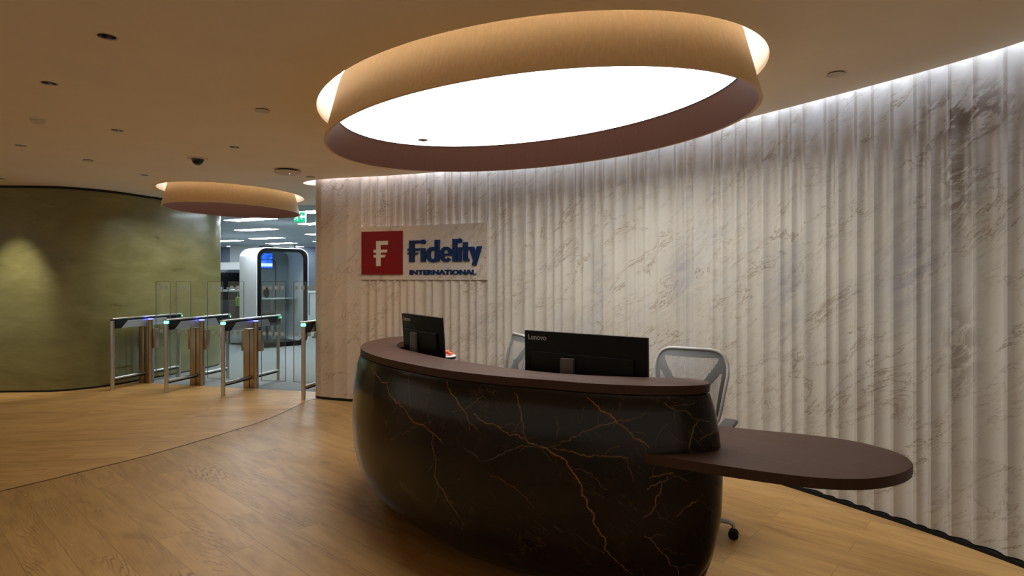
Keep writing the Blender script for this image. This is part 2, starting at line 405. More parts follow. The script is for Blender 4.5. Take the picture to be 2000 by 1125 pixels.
#VEINS_BEGIN
VEINS = [
    ([(1.466,0.966),(1.657,0.917),(1.867,0.829),(2.022,0.777),(2.139,0.739),(2.238,0.718),(2.32,0.67)],0.0045,0.95,'gold'),
    ([(2.247,0.708),(2.252,0.634),(2.274,0.539),(2.296,0.452),(2.342,0.392),(2.396,0.335),(2.428,0.278)],0.004,0.75,'pale'),
    ([(2.296,0.977),(2.363,0.912),(2.434,0.855),(2.479,0.796),(2.526,0.775)],0.0042,0.95,'gold'),
    ([(2.365,0.835),(2.434,0.854),(2.484,0.889),(2.546,0.931)],0.0028,0.6,'pale'),
    ([(2.479,0.796),(2.484,0.762)],0.003,0.7,'gold'),
    ([(2.504,0.841),(2.589,0.809),(2.685,0.779),(2.756,0.762),(2.823,0.742),(2.872,0.732),(2.918,0.711),(2.986,0.687),(3.027,0.623),(3.051,0.547),(3.096,0.447),(3.121,0.394),(3.146,0.351),(3.168,0.283),(3.212,0.244),(3.258,0.198)],0.005,1.0,'gold'),
    ([(2.707,0.962),(2.734,0.911),(2.758,0.836),(2.78,0.764)],0.0038,0.8,'pale'),
    ([(2.872,0.732),(2.958,0.767),(3.03,0.804),(3.099,0.844),(3.19,0.874),(3.262,0.892),(3.325,0.915)],0.003,0.75,'pale'),
    ([(2.872,0.732),(2.797,0.732),(2.736,0.713),(2.64,0.664),(2.547,0.627)],0.0028,0.7,'pale'),
    ([(2.915,0.735),(3.006,0.734),(3.099,0.729),(3.171,0.726),(3.236,0.728)],0.0038,0.85,'gold'),
    ([(2.547,0.627),(2.5,0.662),(2.45,0.684)],0.0028,0.6,'pale'),
    ([(3.061,0.968),(3.114,0.934),(3.148,0.908),(3.19,0.874),(3.235,0.848),(3.276,0.808),(3.325,0.774)],0.005,1.0,'gold'),
    ([(3.394,0.958),(3.439,0.928),(3.486,0.922),(3.534,0.885)],0.0028,0.7,'pale'),
    ([(3.394,0.958),(3.465,0.951),(3.531,0.959)],0.0024,0.5,'pale'),
    ([(3.534,0.885),(3.509,0.858),(3.491,0.81),(3.484,0.766)],0.0042,0.95,'pale'),
    ([(3.534,0.885),(3.6,0.858)],0.0026,0.6,'pale'),
    ([(3.417,0.876),(3.371,0.844),(3.348,0.775)],0.0022,0.45,'pale'),
    ([(3.325,0.647),(3.37,0.661),(3.419,0.669)],0.004,0.9,'gold'),
    ([(3.314,0.599),(3.35,0.622),(3.393,0.64),(3.394,0.657)],0.0036,0.8,'pale'),
    ([(3.372,0.632),(3.35,0.572),(3.348,0.529),(3.304,0.476)],0.0034,0.8,'pale'),
    ([(3.416,0.482),(3.46,0.516),(3.509,0.544),(3.533,0.571)],0.003,0.7,'pale'),
    ([(3.304,0.397),(3.349,0.362),(3.394,0.308),(3.416,0.255),(3.463,0.202)],0.0036,0.8,'pale'),
    ([(2.594,0.582),(2.641,0.569),(2.686,0.543),(2.76,0.508),(2.824,0.452)],0.0032,0.45,'gold'),
    ([(3.007,0.666),(3.074,0.65),(3.12,0.617),(3.163,0.586)],0.0024,0.45,'pale'),
    ([(3.077,0.582),(3.143,0.549)],0.0022,0.35,'pale'),
    ([(1.86,0.59),(1.956,0.659),(2.139,0.735),(2.25,0.786)],0.0028,0.5,'pale'),
    ([(1.981,0.979),(2.022,0.873),(2.047,0.784)],0.0036,0.6,'pale'),
    ([(1.858,0.978),(1.942,0.969),(2.024,0.956)],0.0026,0.5,'pale'),
    ([(2.182,0.95),(2.182,0.884),(2.206,0.79),(2.229,0.731)],0.0026,0.35,'pale'),
    ([(3.596,0.836),(3.531,0.8)],0.003,0.6,'gold'),
    ([(3.532,0.542),(3.578,0.44)],0.002,0.3,'pale'),
    ([(2.823,0.395),(2.893,0.351)],0.0022,0.4,'pale'),
    ([(2.914,0.385),(2.96,0.361)],0.0022,0.5,'pale'),
    ([(3.005,0.369),(3.072,0.325),(3.142,0.297)],0.0022,0.35,'pale'),
    ([(2.615,0.917),(2.641,0.869),(2.684,0.845)],0.0022,0.4,'pale'),
    ([(2.915,0.879),(2.936,0.833),(2.936,0.773)],0.0026,0.4,'pale'),
    ([(1.586,0.952),(1.607,0.809),(1.613,0.687)],0.012,0.28,'gold'),
    ([(3.258,0.628),(3.24,0.685),(3.236,0.73)],0.003,0.4,'gold'),
]
#VEINS_END
def m_dark_marble():
    t = NT('dark_marble'); u = t.uv()
    n = t.noise(u, 2.2, 6, .6, .5); n3 = t.noise(u, 9, 6, .65, .6)
    c = t.ramp(n, [(.3, (.009, .0065, .005)), (.6, (.019, .0135, .0095)), (.8, (.034, .024, .015))])
    c = t.mix(t.rng(n3, .58, .78, 0, .4), c, (.05, .036, .024))
    # fine hairlines everywhere
    for sc, w, a, lo in ((1.6, .006, .55, .5), (3.2, .009, .4, .5)):
        h = t.noise(t.map(u, rot=(0, 0, .6), scale=(1, 1.8, 1), loc=(sc, 0, 0)), sc, 8, .6, .5)
        line = t.rng(t.math('ABSOLUTE', t.math('SUBTRACT', h, .5)), 0, w, 1, 0)
        mk = t.rng(t.noise(u, 4.5, 3), lo, .68)
        c = t.mix(t.math('MULTIPLY', line, t.math('MULTIPLY', mk, a)), c, (.13, .085, .05))
    at = t.n('ShaderNodeAttribute', attribute_name='vein'); sp = t.n('ShaderNodeSeparateColor'); t.l(at.outputs['Color'], sp.inputs[0])
    brk = t.rng(t.noise(u, 22, 3), .35, .55, .45, 1.0)
    c = t.mix(t.math('MULTIPLY', sp.outputs[0], brk, clamp=True), c, (.36, .165, .055))
    c = t.mix(t.math('MULTIPLY', sp.outputs[1], brk, clamp=True), c, (.28, .19, .125))
    t.bsdf(c, .17, 0, .28, normal=t.bump(n3, .03, .004)); return t.m
M['dark_marble'] = m_dark_marble()

# ------------------------------------------------------------------ marble wall line
WALL = catmull([(-2.36,7.27),(-2.2,7.20),(-1.95,7.12),(-1.55,7.02),(-.95,6.80),(-.35,6.52),(.3,6.10),(.9,5.58),(1.45,4.97),(1.94,4.27),(2.31,3.68),(2.49,3.36),(2.64,3.03),(2.78,2.55),(2.87,1.9),(2.9,1.0),(2.9,-3)], 24)
WD = [0]
for a, b in zip(WALL, WALL[1:]): WD.append(WD[-1] + (b-a).length)
def wall_at(s, off=0.0):
    """point on the wall line at arc length s, moved off metres towards the room"""
    s = max(0, min(WD[-1]-1e-4, s)); lo, hi = 0, len(WD)-1
    while hi-lo > 1:
        m = (lo+hi)//2
        if WD[m] <= s: lo = m
        else: hi = m
    t = (s-WD[lo])/(WD[lo+1]-WD[lo]); p = WALL[lo].lerp(WALL[lo+1], t)
    e = 4; a = WALL[max(0, lo-e)]; b = WALL[min(len(WALL)-1, lo+1+e)]; d = (b-a).normalized()
    n = Vector((d.y, -d.x)); return p + n*off

FL = [0.0, .20, .385, .566, .686, .787, .925, 1.015, 1.108, 1.21, 1.303, 1.446, 1.538, 1.689, 1.779, 1.889, 2.019, 2.11, 2.25]
FL = FL[:19] + [2.38, 2.47, 2.567, 2.727, 2.858, 2.999, 3.1, 3.201, 3.35, 3.448, 3.581, 3.682, 3.814, 3.96, 4.05, 4.149, 4.29, 4.453, 4.555, 4.646,
      4.813, 4.905, 5.03, 5.125, 5.26, 5.395, 5.482, 5.58, 5.73, 5.813, 5.934, 6.039, 6.154, 6.283, 6.361, 6.468, 6.592, 6.736]
rw = random.Random(3)
while FL[-1] < WD[-1]-.2: FL.append(FL[-1] + rw.choice((.09, .11, .12, .14, .16)))
SLAB = [0, .566, 1.446, 2.25, 2.999, 3.682, 4.646, 5.58, 6.468, 7.5, 8.6, 99]

def build_marble_wall():
    bm = bmesh.new(); uvl = bm.loops.layers.uv.new('UVMap'); uvt = bm.loops.layers.uv.new('true')
    rr = random.Random(11)
    Z0, Z1 = .030, 2.97
    offs = {}
    for i, (a, b) in enumerate(zip(FL, FL[1:])):
        w = b-a; fil = .009; dep = min(.026, .21*w) if a > .5 else .010
        us = [(a, 0), (a+fil, 0)]
        for k in range(1, 12):
            t = k/12; us.append((a+fil + (w-2*fil)*t, -dep*4*t*(1-t)))
        us += [(b-fil, 0), (b, 0)]
        slab = max(j for j in range(len(SLAB)-1) if SLAB[j] <= a+1e-3)
        zj = .34 + .16*((slab*7) % 3)/2 + rr.uniform(-.02, .02)
        zs = [Z0, zj, 1.2, 1.9, 2.4, Z1]
        cols = []
        for s_, o_ in us:
            p = wall_at(s_, o_); cols.append([(bm.verts.new((p.x, p.y, z)), s_, z) for z in zs])
        for c0, c1 in zip(cols, cols[1:]):
            for r in range(len(zs)-1):
                q = (c0[r], c1[r], c1[r+1], c0[r+1]); f = bm.faces.new([x[0] for x in q]); f.smooth = True
                key = (slab, r == 0)
                if key not in offs: offs[key] = (rr.uniform(-9, 9), rr.uniform(-9, 9)) if (r == 0 or slab in (7, 2, 5)) else (slab*.07, slab*.05)
                ox, oy = offs[key]
                ox += (rr.random()-.5)*0
                for lp, x in zip(f.loops, q): lp[uvl].uv = (x[1]+ox, x[2]+oy); lp[uvt].uv = (x[1], x[2])
    # rounded left end of the wall, turning back to the office side
    p0 = wall_at(0); n = (wall_at(0, .1)-p0).normalized(); d = Vector((-n.y, n.x))  # d points on along the wall, -d is past its end
    R = .19
    c = p0 - n*R; us = []
    tang = (WALL[1]-WALL[0]).normalized()
    for k in range(0, 15):
        a = PI*k/14; q = c + n*R*math.cos(a) - tang*R*math.sin(a); us.append((q, -R*a))
    q = us[-1][0]
    back = []
    for s_ in [x*.3 for x in range(1, 34)]:
        p = wall_at(s_, -2*R); us.append((p, -R*PI-s_))
    cols = [[(bm.verts.new((p.x, p.y, z)), s_, z) for z in (Z0, .42, 1.2, 2.0, Z1)] for p, s_ in us]
    for c0, c1 in zip(cols, cols[1:]):
        for r in range(4):
            qd = (c0[r], c0[r+1], c1[r+1], c1[r]); f = bm.faces.new([x[0] for x in qd]); f.smooth = True
            for lp, x in zip(f.loops, qd): lp[uvl].uv = (x[1]+3.3, x[2]+1.7*(r > 0)); lp[uvt].uv = (x[1], x[2])
    bmesh.ops.remove_doubles(bm, verts=bm.verts, dist=1e-4)
    me = bpy.data.meshes.new('wall_right'); bm.to_mesh(me); bm.free(); me.set_sharp_from_angle(angle=math.radians(38))
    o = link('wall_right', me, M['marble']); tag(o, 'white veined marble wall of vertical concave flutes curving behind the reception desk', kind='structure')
    # outline of the wall for the plinth, and the ceiling slot
    front = [wall_at(s_*.12) for s_ in range(0, int(WD[-1]/.12)+1)]
    bk = [p for p, s_ in us]
    outline = front[::-1] + bk
    return front, bk, n, tang
front, wback, wn, wt = build_marble_wall()
outline = front[::-1] + wback
bm = bmesh.new(); poly_prism(bm, [(p.x, p.y) for p in outline], 0, .024)
tag(obj('baseboard_right', bm, M['plinth']), 'black recessed plinth under the fluted marble wall', kind='structure')
tag(obj('wall_right_top', poly_prism(bmesh.new(), [(p.x, p.y) for p in outline], 2.96, 2.98), M['recess']), kind='structure')

# flat marble plaque the company name is fixed to
S0 = .565
def sign_pt(x, z, d):
    p = wall_at(S0 + x, .012 + d); return (p.x, p.y, z)
bm = bmesh.new(); uvl = bm.loops.layers.uv.new('UVMap'); uvt = bm.loops.layers.uv.new('true')
N = 24; x0, x1, za, zb = .001, 1.685, 1.473, 2.107
ring = []
for k in range(N+1):
    x = x0 + (x1-x0)*k/N; ring.append([bm.verts.new(sign_pt(x, z, d)) for z, d in ((za, -.03), (za, .002), (zb, .002), (zb, -.03))] + [x])
for a, b in zip(ring, ring[1:]):
    for j in range(3):
        f = bm.faces.new((a[j], b[j], b[j+1], a[j+1]))
        for lp, (xx, zz) in zip(f.loops, ((a[4], j), (b[4], j), (b[4], j+1), (a[4], j+1))):
            z = za if zz < 2 else zb; lp[uvl].uv = (xx+.5, z+.3); lp[uvt].uv = (xx+.5, z)
for r in (ring[0], ring[-1]): bm.faces.new(r[:4])
bmesh.ops.recalc_face_normals(bm, faces=bm.faces)
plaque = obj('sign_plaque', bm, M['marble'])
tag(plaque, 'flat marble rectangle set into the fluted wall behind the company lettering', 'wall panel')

# ------------------------------------------------------------------ company lettering
def bent(name, verts_faces, depth, mat, parent, off=0.0):
    """flat outline pieces (x, z) extruded by depth and bent to follow the wall"""
    bm = bmesh.new()
    for pts in verts_faces:
        outer = pts
        A = [bm.verts.new((p[0], off, p[1])) for p in outer]; B = [bm.verts.new((p[0], off+depth, p[1])) for p in outer]
        n = len(outer); bm.faces.new(A); bm.faces.new(B[::-1])
        for i in range(n): bm.faces.new((A[i], B[i], B[(i+1) % n], A[(i+1) % n]))
    for v in bm.verts:
        x, d, z = v.co; v.co = sign_pt(x, z, d)
    return obj(name, bm, mat, parent, world=True)

def annulus(cx, cz, ro, ri, a0=0, a1=360, n=28, so=1.0):
    """ring sector as quads (list of outlines)"""
    out = []
    for k in range(n):
        t0, t1 = (math.radians(a0 + (a1-a0)*q/n) for q in (k, k+1))
        out.append([(cx+ri[0]*math.cos(t0), cz+ri[1]*math.sin(t0)), (cx+ro[0]*math.cos(t0), cz+ro[1]*math.sin(t0)),
                    (cx+ro[0]*math.cos(t1), cz+ro[1]*math.sin(t1)), (cx+ri[0]*math.cos(t1), cz+ri[1]*math.sin(t1))])
    return out
def disc(cx, cz, rx, rz, n=24): return [[(cx+rx*math.cos(2*PI*k/n), cz+rz*math.sin(2*PI*k/n)) for k in range(n)]]
def rect(x0, x1, z0, z1): return [[(x0, z0), (x1, z0), (x1, z1), (x0, z1)]]

sp = wall_at(S0+.8, .02)
sign = thing('company_sign', 'red square emblem and raised blue lettering reading Fidelity International on the marble wall', 'sign', (sp.x, sp.y, 1.5))
tile = []
for k in range(6): tile.append([(.034+.538*k/6, 1.535), (.034+.538*(k+1)/6, 1.535), (.034+.538*(k+1)/6, 2.047), (.034+.538*k/6, 2.047)])
til = bent('emblem_tile', tile, .03, M['letter_red'], sign); til['label'] = 'red square tile'
em = [[(.233, 1.635), (.294, 1.635), (.294, 1.932), (.233, 1.932)], [(.29, 1.885), (.392, 1.885), (.392, 1.932), (.29, 1.932)],
      [(.198, 1.795), (.374, 1.795), (.387, 1.829), (.198, 1.829)], [(.198, 1.736), (.348, 1.736), (.361, 1.769), (.198, 1.769)]]
e_ = bent('emblem_letter', em, .006, M['letter_white'], til, .031); e_['label'] = 'ivory F with two crossbars'
mb = M['letter_blue']
def L_(name, polys, dep=.028): return bent(name, polys, dep, mb, sign)
L_('letter', rect(.669, .735, 1.68, 1.93) + rect(.733, .812, 1.897, 1.93) + [[(.647, 1.811), (.797, 1.811), (.811, 1.838), (.647, 1.838)], [(.647, 1.767), (.774, 1.767), (.789, 1.790), (.647, 1.790)]])
L_('letter', rect(.822, .882, 1.681, 1.838) + disc(.855, 1.911, .031, .027))
L_('letter', annulus(.983, 1.763, (.092, .090), (.034, .055)) + rect(1.009, 1.068, 1.68, 1.932))
L_('letter', annulus(1.157, 1.763, (.084, .088), (.035, .052), 0, 318) + rect(1.12, 1.240, 1.748, 1.772))
L_('letter', rect(1.241, 1.298, 1.68, 1.934))
L_('letter', rect(1.305, 1.357, 1.68, 1.840) + disc(1.334, 1.913, .031, .027))
L_('letter', rect(1.379, 1.437, 1.70, 1.895) + rect(1.360, 1.461, 1.812, 1.842) + [[(1.379, 1.70), (1.392, 1.68), (1.456, 1.68), (1.456, 1.708), (1.437, 1.712)]])
L_('letter', [[(1.455, 1.842), (1.519, 1.842), (1.566, 1.728), (1.530, 1.665), (1.517, 1.680)], [(1.563, 1.844), (1.622, 1.844), (1.548, 1.634), (1.494, 1.634)]])
me = text_mesh('INTERNATIONAL', .078, .016, .0032, 1.0)
xs = [v.co.x for v in me.vertices]; ys = [v.co.y for v in me.vertices]
sx = (1.545-.669)/(max(xs)-min(xs)); sz = .058/(max(ys)-min(ys)); mx, my = min(xs), min(ys)
for v in me.vertices: v.co = sign_pt(.669+(v.co.x-mx)*sx, 1.531+(v.co.y-my)*sz, .010-v.co.z)
me.transform(Matrix.Translation(sign.location).inverted())
link('tagline', me, mb, sign)

# ------------------------------------------------------------------ ceiling
KS = (H-1.5)/1.21
BIG_C, BIG_TH = (.01*KS, 4.072*KS), math.radians(137.5)
SM_C, SM_TH = (-4.012*KS, 8.55*KS), math.radians(-101.5)
slot_f = []
for k in range(0, int(WD[-1]/.15)+1):
    p = wall_at(k*.15, .05); slot_f.append((p.x, p.y))
cc = wall_at(0) - wn*.19
endc = [(cc + wn*(.19+.045)*math.cos(a) - wt*(.19+.22)*math.sin(a)) for a in (PI*k/16 for k in range(1, 16))]
slot = [(p[0], p[1]) for p in slot_f][::-1] + [(p.x, p.y) for p in endc] + [(p.x, p.y) for p in wback[15:]]
DL = [(-2.015, 2.929), (-2.856, 3.633), (-3.217, 4.798), (-4.463, 5.352), (-2.552, 5.414), (-4.301, 6.889), (-6.193, 7.136)]
DR = .043
def circ(c, r, n=24): return [(c[0]+r*math.cos(2*PI*k/n), c[1]+r*math.sin(2*PI*k/n)) for k in range(n)]
RE = 9.75   # where the lobby ceiling gives way to the office one
holes = [slot, ellipse_pts(BIG_C, 1.669*KS, 1.152*KS, BIG_TH), ellipse_pts(SM_C, 1.138*KS, .854*KS, SM_TH)] + [circ(c, DR) for c in DL]
tag(flat_curve('ceiling', [[(-11, -3.2), (4.6, -3.2), (4.6, RE), (-11, RE)]] + holes, H+.015, .03, M['ceiling']), 'smooth tan plaster ceiling of the lobby', kind='structure')
tag(obj('ceiling_2', box(bmesh.new(), -18, 4.6, RE, 25, H, H+.03), M['ceiling_grey']), 'grey ceiling of the office beyond the gates', kind='structure')
tag(obj('ceiling_lid', box(bmesh.new(), -18, 4.6, -3.2, 25, 3.1, 3.14), M['recess']), kind='structure')  # unseen lid over the ceiling void, put in to block world light

def ring_light(c, th, opA, opB, boA, boB, zb, label, panel=None):
    t = thing('ring_pendant', label, 'ceiling light', (c[0], c[1], zb))
    g = .055   # flare of the band per 0.21 m
    def ab(z): k = -(z-zb)/.21*g; return boA+k, boB+k
    zt = H+.17
    bm = bmesh.new()
    zs = [zb, zb+.004] + [zb + (zt-zb)*k/8 for k in range(1, 9)]
    A = [(*ab(z), z) for z in zs]; Bi = [(a-.020, b-.020, z) for a, b, z in A]
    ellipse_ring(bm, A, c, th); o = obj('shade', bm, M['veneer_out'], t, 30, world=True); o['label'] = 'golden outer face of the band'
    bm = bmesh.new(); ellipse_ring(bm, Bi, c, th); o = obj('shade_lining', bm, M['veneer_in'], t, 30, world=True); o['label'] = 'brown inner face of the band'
    bm = bmesh.new(); ellipse_ring(bm, [A[0], Bi[0]], c, th); ellipse_ring(bm, [A[-1], Bi[-1]], c, th); obj('shade_rim', bm, M['veneer_out'], t, world=True)
    # white recess round the band
    bm = bmesh.new(); ellipse_ring(bm, [(opA, opB, H+.03), (opA+.02, opB+.02, H+.032), (opA+.02, opB+.02, H+.33)], c, th)
    r = ellipse_ring(bm, [(opA+.02, opB+.02, H+.33), (opA*.5, opB*.5, H+.33)], c, th); bm.faces.new(r[-1])
    obj('recess', bm, M['recess'], t, 30, world=True)
    a, b = ab(zt); bm = bmesh.new()
    ellipse_ring(bm, [(a-.002, b-.002, zt+.003), (a-.002, b-.002, zt+.022), (a-.026, b-.026, zt+.022), (a-.026, b-.026, zt+.003)], c, th)
    obj('light_strip', bm, M['strip_warm'], t, world=True)
    # the tray that closes the band
    zp = H-.016
    a, b = ab(zp); a -= .020; b -= .020
    bm = bmesh.new(); P = [(x, y) for x, y in ellipse_pts(c, a, b, th)]
    poly_prism(bm, P, zp+.004, zp+.02); obj('gasket', bm, M['black_matt'], t, world=True)
    if panel:
        bm = bmesh.new(); bm.faces.new([bm.verts.new((x, y, zp)) for x, y in ellipse_pts(c, a-.007, b-.007, th)][::-1])
        me = bpy.data.meshes.new('diffuser'); bm.to_mesh(me); bm.free(); me.transform(Matrix.Translation(t.location).inverted()); o = link('diffuser', me, M['panel'], t)
        o['label'] = 'glowing white stretched panel'
    return t
ring_light(BIG_C, BIG_TH, 1.669*KS, 1.152*KS, 1.639*KS, 1.094*KS, 1.5+.976*KS, 'large oval golden band light with a glowing white panel above the reception desk', True)
ring_light(SM_C, SM_TH, 1.138*KS, .854*KS, 1.083*KS, .798*KS, 1.5+.965*KS, 'smaller oval golden band light above the entry gates', True)
# detector let into the glowing panel
dp = thing('panel_sensor', 'small dark round sensor set in the glowing oval panel', 'sensor', (-.757, 5.01, H-.03))
obj('housing', lathe(bmesh.new(), [(0, -.006), (.038, -.004), (.044, .0), (.044, .0135)]), M['silver'], dp, 40)
obj('lens', lathe(bmesh.new(), [(0, -.011), (.012, -.009), (.014, -.004)]), M['black'], dp, 40)

# cove strip over the marble wall, on the ceiling side of the slot
def cove_path(off, ext):
    e = [cc + wn*(.19+off)*math.cos(a) - wt*(.19+ext)*math.sin(a) for a in (PI*k/16 for k in range(15, 0, -1))]
    return e + [wall_at(k*.12, off) for k in range(0, int(WD[-1]/.12)+1)]
bm = bmesh.new(); prev = None
for p, q in zip(cove_path(.012, .06), cove_path(.055, .12)):
    v = [bm.verts.new((r.x, r.y, z)) for r, z in ((p, H+.28), (q, H+.28), (q, H+.30), (p, H+.30))]
    if prev:
        for i in range(4): bm.faces.new((prev[i], prev[(i+1) % 4], v[(i+1) % 4], v[i]))
    prev = v
tag(obj('cove_light', bm, M['strip_cool']), 'hidden cool white light strip washing the top of the marble wall', 'light strip')
bm = bmesh.new(); prev = None
for p in cove_path(.075, .27):
    v = [bm.verts.new((p.x, p.y, H+.03)), bm.verts.new((p.x, p.y, 3.1))]
    if prev: bm.faces.new((prev[0], v[0], v[1], prev[1]))
    prev = v
for k in range(22):      # grazing lamps in the slot
    s_ = .25 + k*.42; p = wall_at(s_, .030); q = wall_at(s_+.1, .030)
    l = bpy.data.lights.new('cove_lamp', 'AREA'); l.shape = 'RECTANGLE'; l.size = .42; l.size_y = .03; l.energy = 1.35; l.color = (.70, .79, 1.0); l.spread = math.radians(75)
    o = bpy.data.objects.new('cove_lamp', l); COL.objects.link(o); o.location = (p.x, p.y, H+.2)
    d = (q-p).normalized(); n = wall_at(s_, 1)-wall_at(s_, 0); X = Vector((d.x, d.y, 0)); Z = Vector((n.x*.24, n.y*.24, 1)).normalized(); Y = Z.cross(X).normalized()
    o.rotation_euler = Matrix((X, Y, Z)).transposed().to_euler()
tag(obj('trim_cove', bm, M['recess']), 'white inner face of the ceiling slot', kind='structure')
# ------------------------------------------------------------------ floors
tag(obj('floor', box(bmesh.new(), -12, 5, -3.5, 10.5, -.05, 0), M['wood_near']), 'oak plank floor running diagonally past the desk', kind='structure')
LINE = [(-2.47,7.28),(-2.571,6.319),(-2.729,5.769),(-3.04,5.023),(-3.335,4.523),(-3.589,4.127),(-4.3,3.1),(-5.4,1.7),(-7,-.3),(-9,-3)]
LN = catmull(LINE, 10)
G0 = Vector((-5.195, 8.40)); gd = Vector((2.763, -.62)).normalized(); gn = Vector((.217, .976))
def gate_line(t): return G0 + gd*t
LN[0] = Vector((-2.40, 7.30))
carp_edge = [(-2.2, 7.63), (-2.9, 7.80), (-3.5, 7.94), (-4.3, 8.14), (-5.2, 8.38), (-5.6, 8.5)]
pts = [(p.x, p.y) for p in LN] + [(-12, -3), (-12, 8.6)] + carp_edge[::-1]
def slab(name, pts, z0, z1, mat, label):
    return tag(obj(name, poly_prism(bmesh.new(), pts, z0, z1), mat), label, kind='structure')
slab('floor_2', pts, 0, .0015, M['wood_far'], 'oak plank floor running across in front of the gates')
slab('floor_3', [(-18, 8.6)] + [(-5.6, 8.5)] + carp_edge[::-1][1:] + [(4, 7.63), (4, 25), (-18, 25)], 0, .002, M['carpet'], 'grey carpet of the office beyond the gates')
bm = bmesh.new(); prev = None
for i, p in enumerate(LN):
    d = (LN[min(i+1, len(LN)-1)]-LN[max(i-1, 0)]).normalized(); n = Vector((d.y, -d.x))*.006
    v = [bm.verts.new((p.x+n.x*s, p.y+n.y*s, .0028)) for s in (-1, 1)]
    if prev: bm.faces.new((prev[0], prev[1], v[1], v[0]))
    prev = v
tag(obj('trim_1', bm, simple('dark_joint', (.02, .008, .006), .5)), 'thin dark curved joint strip between the two plank floors', kind='structure')

# ------------------------------------------------------------------ green plaster wall
GW = catmull([(-12, 7.2), (-9.5, 7.5), (-7.6,7.63),(-6.67,7.66),(-6.01,7.71),(-5.73,7.88),(-5.52,8.14),(-5.36,8.6),(-5.17,9.2),(-5.03,9.75),(-5.01,10.08),(-5.08,10.22),(-5.25,10.28),(-6.5,10.3),(-12,10.3)], 10)
bm = bmesh.new(); uvl = bm.loops.layers.uv.new('UVMap'); prev = None; s = 0
for i, p in enumerate(GW):
    if i: s += (p-GW[i-1]).length
    v = [(bm.verts.new((p.x, p.y, z)), s, z) for z in (.028, H-.035)]
    if prev:
        q = (prev[0], v[0], v[1], prev[1]); f = bm.faces.new([x[0] for x in q]); f.smooth = True
        for lp, x in zip(f.loops, q): lp[uvl].uv = (x[1], x[2])
    prev = v
me = bpy.data.meshes.new('wall_left'); bm.to_mesh(me); bm.free()
tag(link('wall_left', me, M['plaster']), 'curved olive green polished plaster wall', kind='structure')
def strip(path, off, z0, z1, name, mat, label):
    pts = []
    for i, p in enumerate(path):
        d = (path[min(i+1, len(path)-1)]-path[max(i-1, 0)]).normalized(); pts.append(p + Vector((d.y, -d.x))*off)
    bm = bmesh.new(); prev = None
    for p in pts:
        v = [bm.verts.new((p.x, p.y, z)) for z in (z0, z1)]
        if prev: bm.faces.new((prev[0], v[0], v[1], prev[1]))
        prev = v
    return tag(obj(name, bm, mat), label, kind='structure')
strip(GW, -.012, 0, .03, 'baseboard_left', M['black_matt'], 'thin black base line under the green wall')
strip(GW, -.012, H-.036, H, 'trim_2', M['black_matt'], 'thin black shadow gap on top of the green wall')

# ------------------------------------------------------------------ reception desk
DESK = [(-.60,4.76),(-.74,4.755),(-.866,4.71),(-.975,4.61),(-1.035,4.43),(-1.055,4.22),(-1.03,4.0),(-.97,3.82),(-.87,3.62),(-.705,3.38),(-.428,3.07),(-.20,2.89),(0,2.773),(.188,2.69),(.329,2.62),(.491,2.573),(.62,2.553),(.768,2.558),(.85,2.585),(.888,2.645),(.86,2.72),(.77,2.765),(.644,2.775),
        (.44,2.81),(.2385,2.882),(.073,2.985),(-.059,3.095),(-.168,3.20),(-.327,3.36),(-.45,3.50),(-.651,3.77),(-.755,3.93),(-.805,4.12),(-.81,4.28),(-.775,4.42),(-.70,4.50),(-.60,4.535),(-.545,4.58),(-.535,4.66),(-.555,4.73)]
DN = 300
DP = resample(catmull(DESK, 10, True), DN, True)
area = sum(a.x*b.y-b.x*a.y for a, b in zip(DP, DP[1:]+DP[:1]))
def dnorm(i):
    d = DP[(i+2) % DN]-DP[i-2]; n = Vector((d.y, -d.x)).normalized(); return n if area > 0 else -n
DS = [0.0]
for a, b in zip(DP, DP[1:]): DS.append(DS[-1]+(b-a).length)
def near(p): return min(range(DN), key=lambda i: (DP[i]-Vector(p)).length)
i_tip = near((.888, 2.645)); i_in0 = near((.77, 2.765)); i_in1 = near((-.60, 4.535)); i_arm = near((-.545, 4.6))
def wout(i):
    if i <= i_tip: return 1.0
    if i < i_in0: return 1 - (i-i_tip)/(i_in0-i_tip)
    if i > i_arm: return min(1, (i-i_arm)/10)
    return 0.0
PROF = [(.985, 0), (.97, .004), (.94, .014), (.90, .024), (.82, .038), (.75, .045), (.68, .050), (.60, .053), (.50, .051), (.42, .045), (.34, .032), (.27, .013), (.21, -.012), (.16, -.042), (.12, -.072), (.085, -.103), (.055, -.137), (.03, -.168), (.012, -.195), (.0, -.225)]
def body_pt(i, z, o):
    w = wout(i); n = dnorm(i)
    k = o*w + (-.012 if z > .70 else .17)*(1-w)
    p = DP[i] + n*k; return (p.x, p.y, z)
desk = thing('reception_desk', 'curved dark brown marble reception desk with gold veins and a brown counter', 'reception desk', (0, 3.3, 0))
import numpy as np
